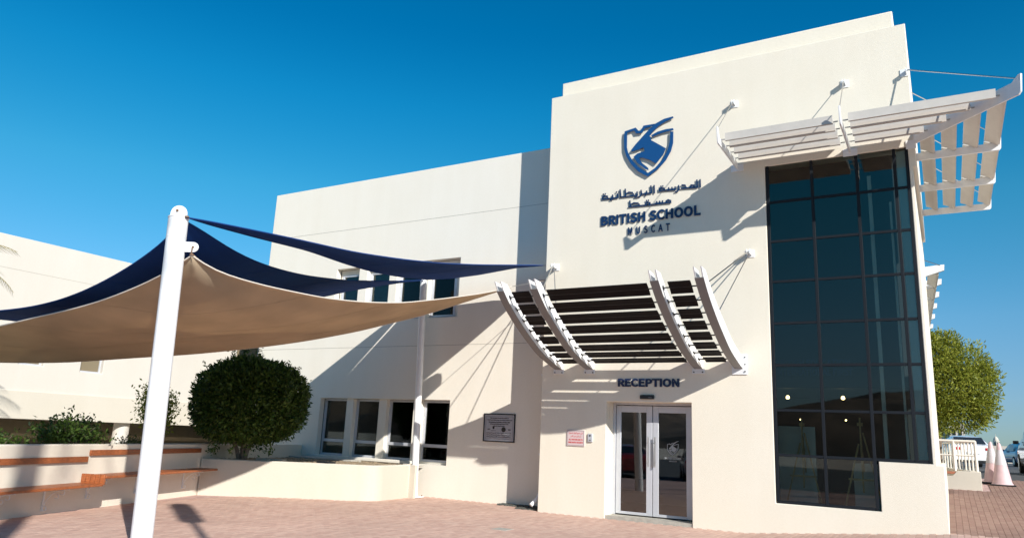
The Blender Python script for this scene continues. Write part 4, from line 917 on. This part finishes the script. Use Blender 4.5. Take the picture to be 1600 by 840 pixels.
shrub((-14.75, -5.4, .75), .35, .06, 220, 'sparse low plant behind the wall near the undercroft column', LEAFO, 10, .07, .48)
shrub((-15.3, -5.0, .75), .3, .06, 200, 'small sprig showing over the wall right of the column', LEAFO, 8, .07, .5)
# soil strip behind bench wall
q = MB(); p0 = W0-nW*.2; p1 = W1-nW*.2; q.add([(p0.x, p0.y, .72), (p1.x, p1.y, .72), (p1.x-2.3, p1.y+1, .72), (p0.x-3.2, p0.y, .72)], [(0,1,2,3)]); q.v = [(x, y, z-.0) for x, y, z in q.v]
tag(q.build('raised_bed', SOIL, None, smooth=False), kind='structure')
# bright tree on the right
rt = thing('bright_tree', (-.30, 11, 1.1), 'yellow-green leafy tree behind the white railing on the right', 'tree')
P = []; D = []
lobes = [(-.15, 11, 4.55, .80), (.55, 10.9, 4.25, .72), (-.75, 11.2, 4.3, .75), (.2, 10.7, 3.6, .95), (.85, 11.1, 3.65, .62), (-.6, 11, 3.3, .9), (.5, 11.3, 3.0, .70), (-.2, 10.8, 2.75, .65), (1.05, 11.0, 4.05, .38), (.95, 10.9, 3.05, .40), (.15, 11, 4.95, .42), (-.9, 11.1, 4.9, .5), (-.35, 11, 5.05, .35), (.75, 11, 2.75, .35)]
for (x, y, z, r_) in lobes:
    n_ = int(5200*r_*r_); d = sphere_dirs(n_); P.append(np.array([x, y, z])+d*(r_*rng.uniform(0, 1, n_)**.35*lumpy(d, 6, .17, int(z*100)))[:, None]); D.append(d)
P = np.concatenate(P); D = np.concatenate(D); leaves('crown', P, LEAFY, rt, .115, .34, .15, dirs=D*.45)
q = MB(); q.tube([(-.30, 11, .9), (-.27, 11, 1.8), (-.22, 11, 2.6), (-.1, 11, 4.2)], [.09, .075, .065, .02], 10)
for k in range(9):
    a = rng.uniform(0, 6.28); z0 = rng.uniform(2.0, 3.4); q.tube([(-.22, 11, z0), (-.22+.5*math.cos(a), 11+.5*math.sin(a), z0+.5), (-.22+1.0*math.cos(a), 11+.9*math.sin(a), z0+1.2)], [.035, .025, .008], 6)
q.build('trunk', BARK, rt)
st = thing('shade_tree', (-20.3, -11.6, 0), 'broad dark leafy tree beyond the left edge of the court, mirrored in the wing windows', 'tree')
P = []
for (x, y, z, r_) in ((-20.3, -11.6, 4.2, 2.0), (-18.9, -12.9, 3.6, 1.7), (-21.6, -10.6, 3.4, 1.6), (-20.0, -12.4, 5.4, 1.4), (-22.8, -12.5, 3.8, 1.9), (-18.0, -14.5, 3.2, 1.8), (-19.6, -12.2, 2.3, 1.5)):
    n_ = int(1500*r_*r_); d = sphere_dirs(n_); P.append(np.array([x, y, z])+d*(r_*rng.uniform(0, 1, n_)**.35*lumpy(d, 4, .12, int(z*50)))[:, None])
leaves('crown', np.concatenate(P), LEAFD, st, .22, .4, .2)
q = MB(); q.tube([(-20.3, -11.6, -.1), (-20.2, -11.7, 1.6), (-20.1, -11.9, 4)], [.2, .16, .05], 10); q.tube([(-20.2, -11.7, 1.5), (-19.2, -12.7, 3.4)], [.1, .03], 8); q.build('trunk', BARK, st)
# palms: one at the left edge, others off to the right of the camera whose shadows cross the court
def palm(loc, H, label, nf=26, L_=1.9, lean=(0, 0), seed=1):
    r_ = np.random.default_rng(seed); o = thing('palm_tree', loc, label, 'palm'); q = MB(); top = Vector(loc)+Vector((lean[0], lean[1], H))
    N_ = 24; q.tube([Vector(loc).lerp(top, k/N_)+Vector((0,0,0)) for k in range(N_+1)], [.20-.05*k/N_+(.015 if k % 2 else 0) for k in range(N_+1)], 12); q.build('trunk', BARK, o)
    for k in range(nf):
        a = k*2.399; e0 = math.radians(70-110*(k/nf)); pts = []; p = top.copy(); el_ = e0; st = L_/12
        for j in range(13): pts.append(p.copy()); p = p+Vector((math.cos(a)*math.cos(el_), math.sin(a)*math.cos(el_), math.sin(el_)))*st; el_ -= .13
        q = MB(); q.tube(pts, [.018-.0012*j for j in range(13)], 4); fr_ = q
        for j in range(1, 13):
            d = (pts[j]-pts[j-1]).normalized(); s_ = d.cross(Vector((0,0,1))).normalized()
            for sd in (-1, 1):
                for h_ in (0, .5):
                    b0 = pts[j-1].lerp(pts[j], h_); ll = .42*math.sin(PI*min(.97, (j+h_)/13.5))**.7+.08; t_ = b0+(s_*sd*.75+d*.6+Vector((0,0,-.28))).normalized()*ll; w_ = d*.016
                    fr_.add([b0-w_, b0+w_, t_], [(0,1,2)])
        fr_.build('frond', LEAFP, o, smooth=False)
    return o
palm((-16.85, -8.45, .0), 4.45, 'palm at the far left edge, only frond tips in the frame', 30, 1.75, (-.9, 0), 3)

# ------------------------------------------------------------------ right side: low wall, railing, cones, cars, sea wall, far buildings
lw = thing('low_wall', (.1, 7.2, .8), 'low cream ramp wall with a terracotta step at the right of the tower', 'wall')
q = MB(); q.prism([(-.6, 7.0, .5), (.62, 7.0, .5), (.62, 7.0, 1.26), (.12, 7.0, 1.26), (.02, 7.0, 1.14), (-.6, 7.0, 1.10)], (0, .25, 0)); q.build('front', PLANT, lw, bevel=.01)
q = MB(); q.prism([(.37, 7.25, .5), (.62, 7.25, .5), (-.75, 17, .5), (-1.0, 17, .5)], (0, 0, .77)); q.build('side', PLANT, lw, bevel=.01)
q = MB(); q.box(-.6, .22, 7.02, 7.5, 1.18, 1.235); q.build('step', TERRA, lw, bevel=.008)
rl = thing('railing', (.1, 7.1, 1.27), 'cream painted tubular railing on the low wall in front of the bright tree', 'railing')
RP = mat('cream_paint', (.74, .68, .58), .4)
q = MB(); q.tube([(-.6, 7.12, 1.99), (.55, 7.12, 1.99)], .032, 10); q.tube([(-.6, 7.12, 1.64), (.55, 7.12, 1.64)], .02, 8); q.tube([(.55, 7.12, 1.99), (-.85, 17, 2.0)], .028, 10); q.tube([(.55, 7.12, 1.64), (-.85, 17, 1.65)], .018, 8); q.build('rail', RP, rl)
for x in (.08, .55): 
    q = MB(); q.tube([(x, 7.12, 1.25), (x, 7.12, 1.99)], .036, 10); q.build('post', RP, rl)
for k in range(1, 20):
    t_ = k/20; p = Vector((.55, 7.12, 1.26)).lerp(Vector((-.85, 17, 1.27)), t_)
    q = MB(); q.tube([p, p+Vector((0,0,.73))], .022, 6); q.build('baluster', RP, rl)
CONEP = mat('cone_faded', (.62, .43, .42), .6, noise=.1, scale=8); CONEW = mat('cone_band', (.56, .51, .51), .6, noise=.08)
def cone(x, y, label):
    z = gz(x, y); o = thing('traffic_cone', (x, y, z), label, 'traffic cone', 'traffic cones')
    q = MB(); q.box(x-.28, x+.28, y-.28, y+.28, z, z+.03); q.build('base', TYRE, o, bevel=.01)
    R_ = lambda h: .235-.20*(h/1.08)
    q = MB(); q.lathe((x, y, z), [(R_(.03)+.02, .03), (R_(.1), .08), (R_(.52), .52)], 20); q.build('body', CONEP, o); q = MB(); q.lathe((x, y, z), [(R_(.90), .90), (R_(1.04), 1.04), (.02, 1.08)], 20); q.build('tip', CONEP, o)
    q = MB(); q.lathe((x, y, z), [(R_(.52)+.003, .52), (R_(.90)+.003, .90)], 20); q.build('band', CONEW, o)
cone(.95, 9.0, 'faded pink and white traffic cone, the left one beside the low wall'); cone(1.12, 8.55, 'faded pink and white traffic cone, the right one, slightly nearer')
def car(loc, rot, paint, label, hatch=False):
    o = thing('parked_car', loc, label, 'car', 'parked cars'); o.rotation_euler.z = rot; WL[o.name] = (0, 0, 0)
    # body length along +Y (front), built at the origin
    if not hatch: top = [(-2.25, .82), (-2.2, .98), (-1.6, 1.03), (-1.0, 1.38), (-.2, 1.45), (.5, 1.40), (1.15, 1.0), (2.05, .84), (2.25, .62)]
    else: top = [(-2.1, .85), (-2.05, 1.0), (-1.85, 1.42), (-1.2, 1.50), (-.1, 1.50), (.5, 1.42), (1.15, 1.02), (1.95, .86), (2.1, .62)]
    belt = .92
    def prof(y):
        for i in range(len(top)-1):
            if top[i][0] <= y <= top[i+1][0]: t_ = (y-top[i][0])/(top[i+1][0]-top[i][0]); return top[i][1]*(1-t_)+top[i+1][1]*t_
        return top[-1][1]
    ys = np.linspace(top[0][0], top[-1][0], 31); q = MB(); rings = []
    for y in ys:
        e_ = min(1, (min(y-top[0][0], top[-1][0]-y)+.12)/.5); hw = .88*(.80+.20*math.sqrt(max(0, e_))); zt = prof(y); zb = .24+.12*(1-e_); sh = min(zt, belt)
        pts = [(-hw*.92, zb), (-hw, zb+.14), (-hw*1.0, sh-.16), (-hw*.95, sh)]
        pts += [(-hw*(.95-.22*(zt-sh)/.5), sh+(zt-sh)*.82), (-hw*(.95-.22*(zt-sh)/.5)*.82, zt)] if zt > sh+.02 else [(-hw*.9, sh+.01), (-hw*.6, sh+.02)]
        pts += [(0, pts[-1][1]+.03)]; pts += [(-a, b_) for a, b_ in reversed(pts[:-1])]
        rings.append([(a, y, b_) for a, b_ in pts])
    nr = len(rings[0]); vs = [v for r_ in rings for v in r_]; fs = [(i*nr+k, (i+1)*nr+k, (i+1)*nr+(k+1) % nr, i*nr+(k+1) % nr) for i in range(len(rings)-1) for k in range(nr)]
    fs += [tuple(range(nr)), tuple(range((len(rings)-1)*nr, len(rings)*nr))[::-1]]; q.add(vs, fs); q.build('body', paint, o)
    # glass panels set on the cabin
    g = MB(); r0, r1 = (-1.58, -1.02) if not hatch else (-2.03, -1.87)
    for (ya, yb) in ((r0, r1), (1.12, .53)):
        za, zb = prof(ya)+.035, prof(yb)+.02; off = -.025 if ya < 0 else .025
        g.add([(-.66, ya+off, za), (.66, ya+off, za), (.58, yb+off, zb), (-.58, yb+off, zb)], [(0,1,2,3)])
    for sx in (-1, 1):
        for (ya, yb) in ((-1.35, -.32), (-.25, .75)):
            zt = min(prof(ya), prof(yb)); g.add([(sx*.865, ya, .97), (sx*.865, yb, .97), (sx*.79, yb-.15 if yb > 0 else yb, max(1.08, prof(yb)-.10)), (sx*.79, ya+.1, max(1.08, prof(ya)-.12))], [(0,1,2,3)])
    g.build('windows', CARGL, o, smooth=False)
    for sx in (-1, 1):
        q = MB(); q.obox((sx*.66, top[0][0]+.03, .84), (.17, 0, 0), (0, .05, 0), (0, 0, .06)); q.build('tail_light', RED, o, bevel=.01)
        q = MB(); q.obox((sx*.62, top[-1][0]-.06, .66), (.16, 0, 0), (0, .05, 0), (0, 0, .06)); q.build('headlight', ALU, o, bevel=.01)
        q = MB(); q.obox((sx*.97, .68, 1.0), (.08, 0, 0), (0, .05, 0), (0, 0, .055)); q.build('mirror', paint, o, bevel=.01)
        for wy in (-1.35, 1.35):
            q = MB(); q.tube([(sx*.68, wy, .32), (sx*.90, wy, .32)], .32, 20); wh = q.build('wheel', TYRE, o); q = MB(); q.tube([(sx*.895, wy, .32), (sx*.91, wy, .32)], .20, 12); q.build('rim', RIM, wh)
    q = MB(); q.box(-.84, .84, top[0][0]-.02, top[0][0]+.05, .32, .50); q.box(-.26, .26, top[0][0]-.035, top[0][0]+.02, .60, .70); q.build('bumper', paint, o, bevel=.02)
    q = MB(); q.box(-.7, .7, top[0][0]+.0, top[0][0]+.3, .2, .31); q.build('underside', BLACK, o)
    return o
car((.62, 28.2, gz(1, 28)), math.radians(8), CARW, 'white saloon car seen from behind between railing and cones')
car((2.88, 14.4, gz(3, 14)), 0, CARK, 'dark bronze car cut off by the right frame edge')
car((4.1, 44, gz(4, 40)), math.radians(10), CARB, 'blue-grey car parked farther off behind the cones', True)
car((-10.2, -19.6, 0), math.radians(160), CARS, 'silver hatchback on the car park, reflected in the right door pane', True)
car((-13.6, -18.8, 0), math.radians(150), CARR, 'red car on the car park, reflected in the left door pane')
q = MB(); q.box(-6, 120, 82, 82.5, .5, 2.95); tag(q.build('sea_wall', SANDW), 'long low sandy sea wall on the horizon at far right', 'wall')
mn = thing('white_minaret', (14.3, 300, 0), 'tiny white domed tower rising above the sea wall between the cones', 'tower')
q = MB(); q.lathe((14.3, 300, -1), [(1.9, 0), (1.9, 6.0), (2.1, 6.2), (.85, 6.3), (.85, 8.3), (1.05, 8.4), (1.05, 8.7), (.75, 8.75)], 8); q.build('shaft', SANDW, mn)
q = MB(); q.lathe((14.3, 300, 7.75), [(.78, 0), (.8, .4), (.62, .9), (.3, 1.25), (.06, 1.5), (.04, 2.3)], 14); q.build('dome', SANDW, mn)
q = MB()
for a in range(8): 
    an = a*PI/4+PI/8; q.obox((14.3+.80*math.cos(an), 300+.80*math.sin(an), 6.4), (-.16*math.sin(an), .16*math.cos(an), 0), (.06*math.cos(an), .06*math.sin(an), 0), (0, 0, .7))
q.build('window', FRAME, mn)
fb = thing('distant_block', (1.8, 150, 0), 'pale distant building peeping out under the bright tree', 'building')
q = MB(); q.box(.2, 2.7, 150, 160, 0, 7.8); q.box(-5, .19, 152, 160, 0, 6.0); q.build('wall', SANDW, fb)
q = MB()
for z in (3.2, 5.6):
    for x in (.7, 1.7): q.box(x, x+.5, 149.9, 150.01, z, z+1.1)
q.build('window', FRAME, fb)

# ------------------------------------------------------------------ easels behind the glass
def easel(x, y, label, s=1.0):
    z = .58; o = thing('easel', (x, y, z), label, 'easel', 'artist easels')
    for nm, pth in (('leg', [(x-.32*s, y-.05, z), (x-.04, y, z+1.15*s)]), ('leg', [(x+.32*s, y-.05, z), (x+.04, y, z+1.35*s)]), ('rear_leg', [(x, y+.5*s, z), (x, y+.04, z+1.30*s)]), ('mast', [(x, y, z+.3), (x, y, z+1.62*s)])):
        q = MB(); q.tube(pth, .020, 4); q.build(nm, EASEL, o)
    q = MB(); q.obox((x, y-.03, z+.52*s), (.24, 0, 0), (0, .03, 0), (0, 0, .018)); q.obox((x, y, z+1.5*s), (.05, 0, 0), (0, .02, 0), (0, 0, .03)); q.build('ledge', EASEL, o)
easel(-2.50, .72, 'dark wooden easel behind the lower left panes'); easel(-1.42, .40, 'golden wooden easel behind the lower right panes', 1.02)

# palms off to the right of the view: their trunks' shadows fall across the left of the court
palm((1.9, -17.68, 0), 12.2, 'tall palm right behind the camera whose shadow crosses the court', 22, 2.2, (.3, 0), 11)

mp_ = thing('light_mast', (2.6, -15.05, 0), 'tall slim light mast with a long floodlight housing, right beside the camera', 'light mast')
q = MB(); q.tube([(2.6, -15.05, 0), (2.6, -15.05, 9.9)], .06, 12); q.build('pole', WHITE, mp_)
q = MB(); q.box(2.44, 2.76, -15.2, -14.9, 8.35, 9.85); q.build('floodlight_housing', ALU, mp_, bevel=.03)
# bare rocky hills inland, behind the camera
def hills(name, cx, cy, L_, W_, H_, ang, seed):
    r_ = np.random.default_rng(seed); n1, n2 = 90, 24; vs = []; ca, sa = math.cos(ang), math.sin(ang); ph = r_.uniform(0, 6.28, 12); fq = r_.uniform(1.5, 16, 12)
    for j in range(n2+1):
        for i in range(n1+1):
            u, v = i/n1*2-1, j/n2*2-1; e_ = max(0, 1-v*v)**.8*max(0, 1-u*u)**.35
            hgt = H_*e_*(.62+.38*sum(math.sin(fq[k]*u*2.2+ph[k]+v*1.7*(k % 3))/(1+k*.35) for k in range(12))/2.2)
            x, y = u*L_, v*W_; vs.append((cx+x*ca-y*sa, cy+x*sa+y*ca, max(-.5, hgt)+(r_.normal()*.018*H_*e_)))
    mb = MB(); mb.add(vs, [(j*(n1+1)+i, j*(n1+1)+i+1, (j+1)*(n1+1)+i+1, (j+1)*(n1+1)+i) for j in range(n2) for i in range(n1)])
    me = bpy.data.meshes.new(name); me.from_pydata(mb.v, [], mb.f); me.materials.append(HILL); o = bpy.data.objects.new(name, me); C.objects.link(o); tag(o, kind='structure')
HILL = mat('rocky_hill', (.16, .115, .08), .95, noise=.4, scale=.05)
hills('rocky_hills', -60, -330, 520, 110, 30, .15, 5)
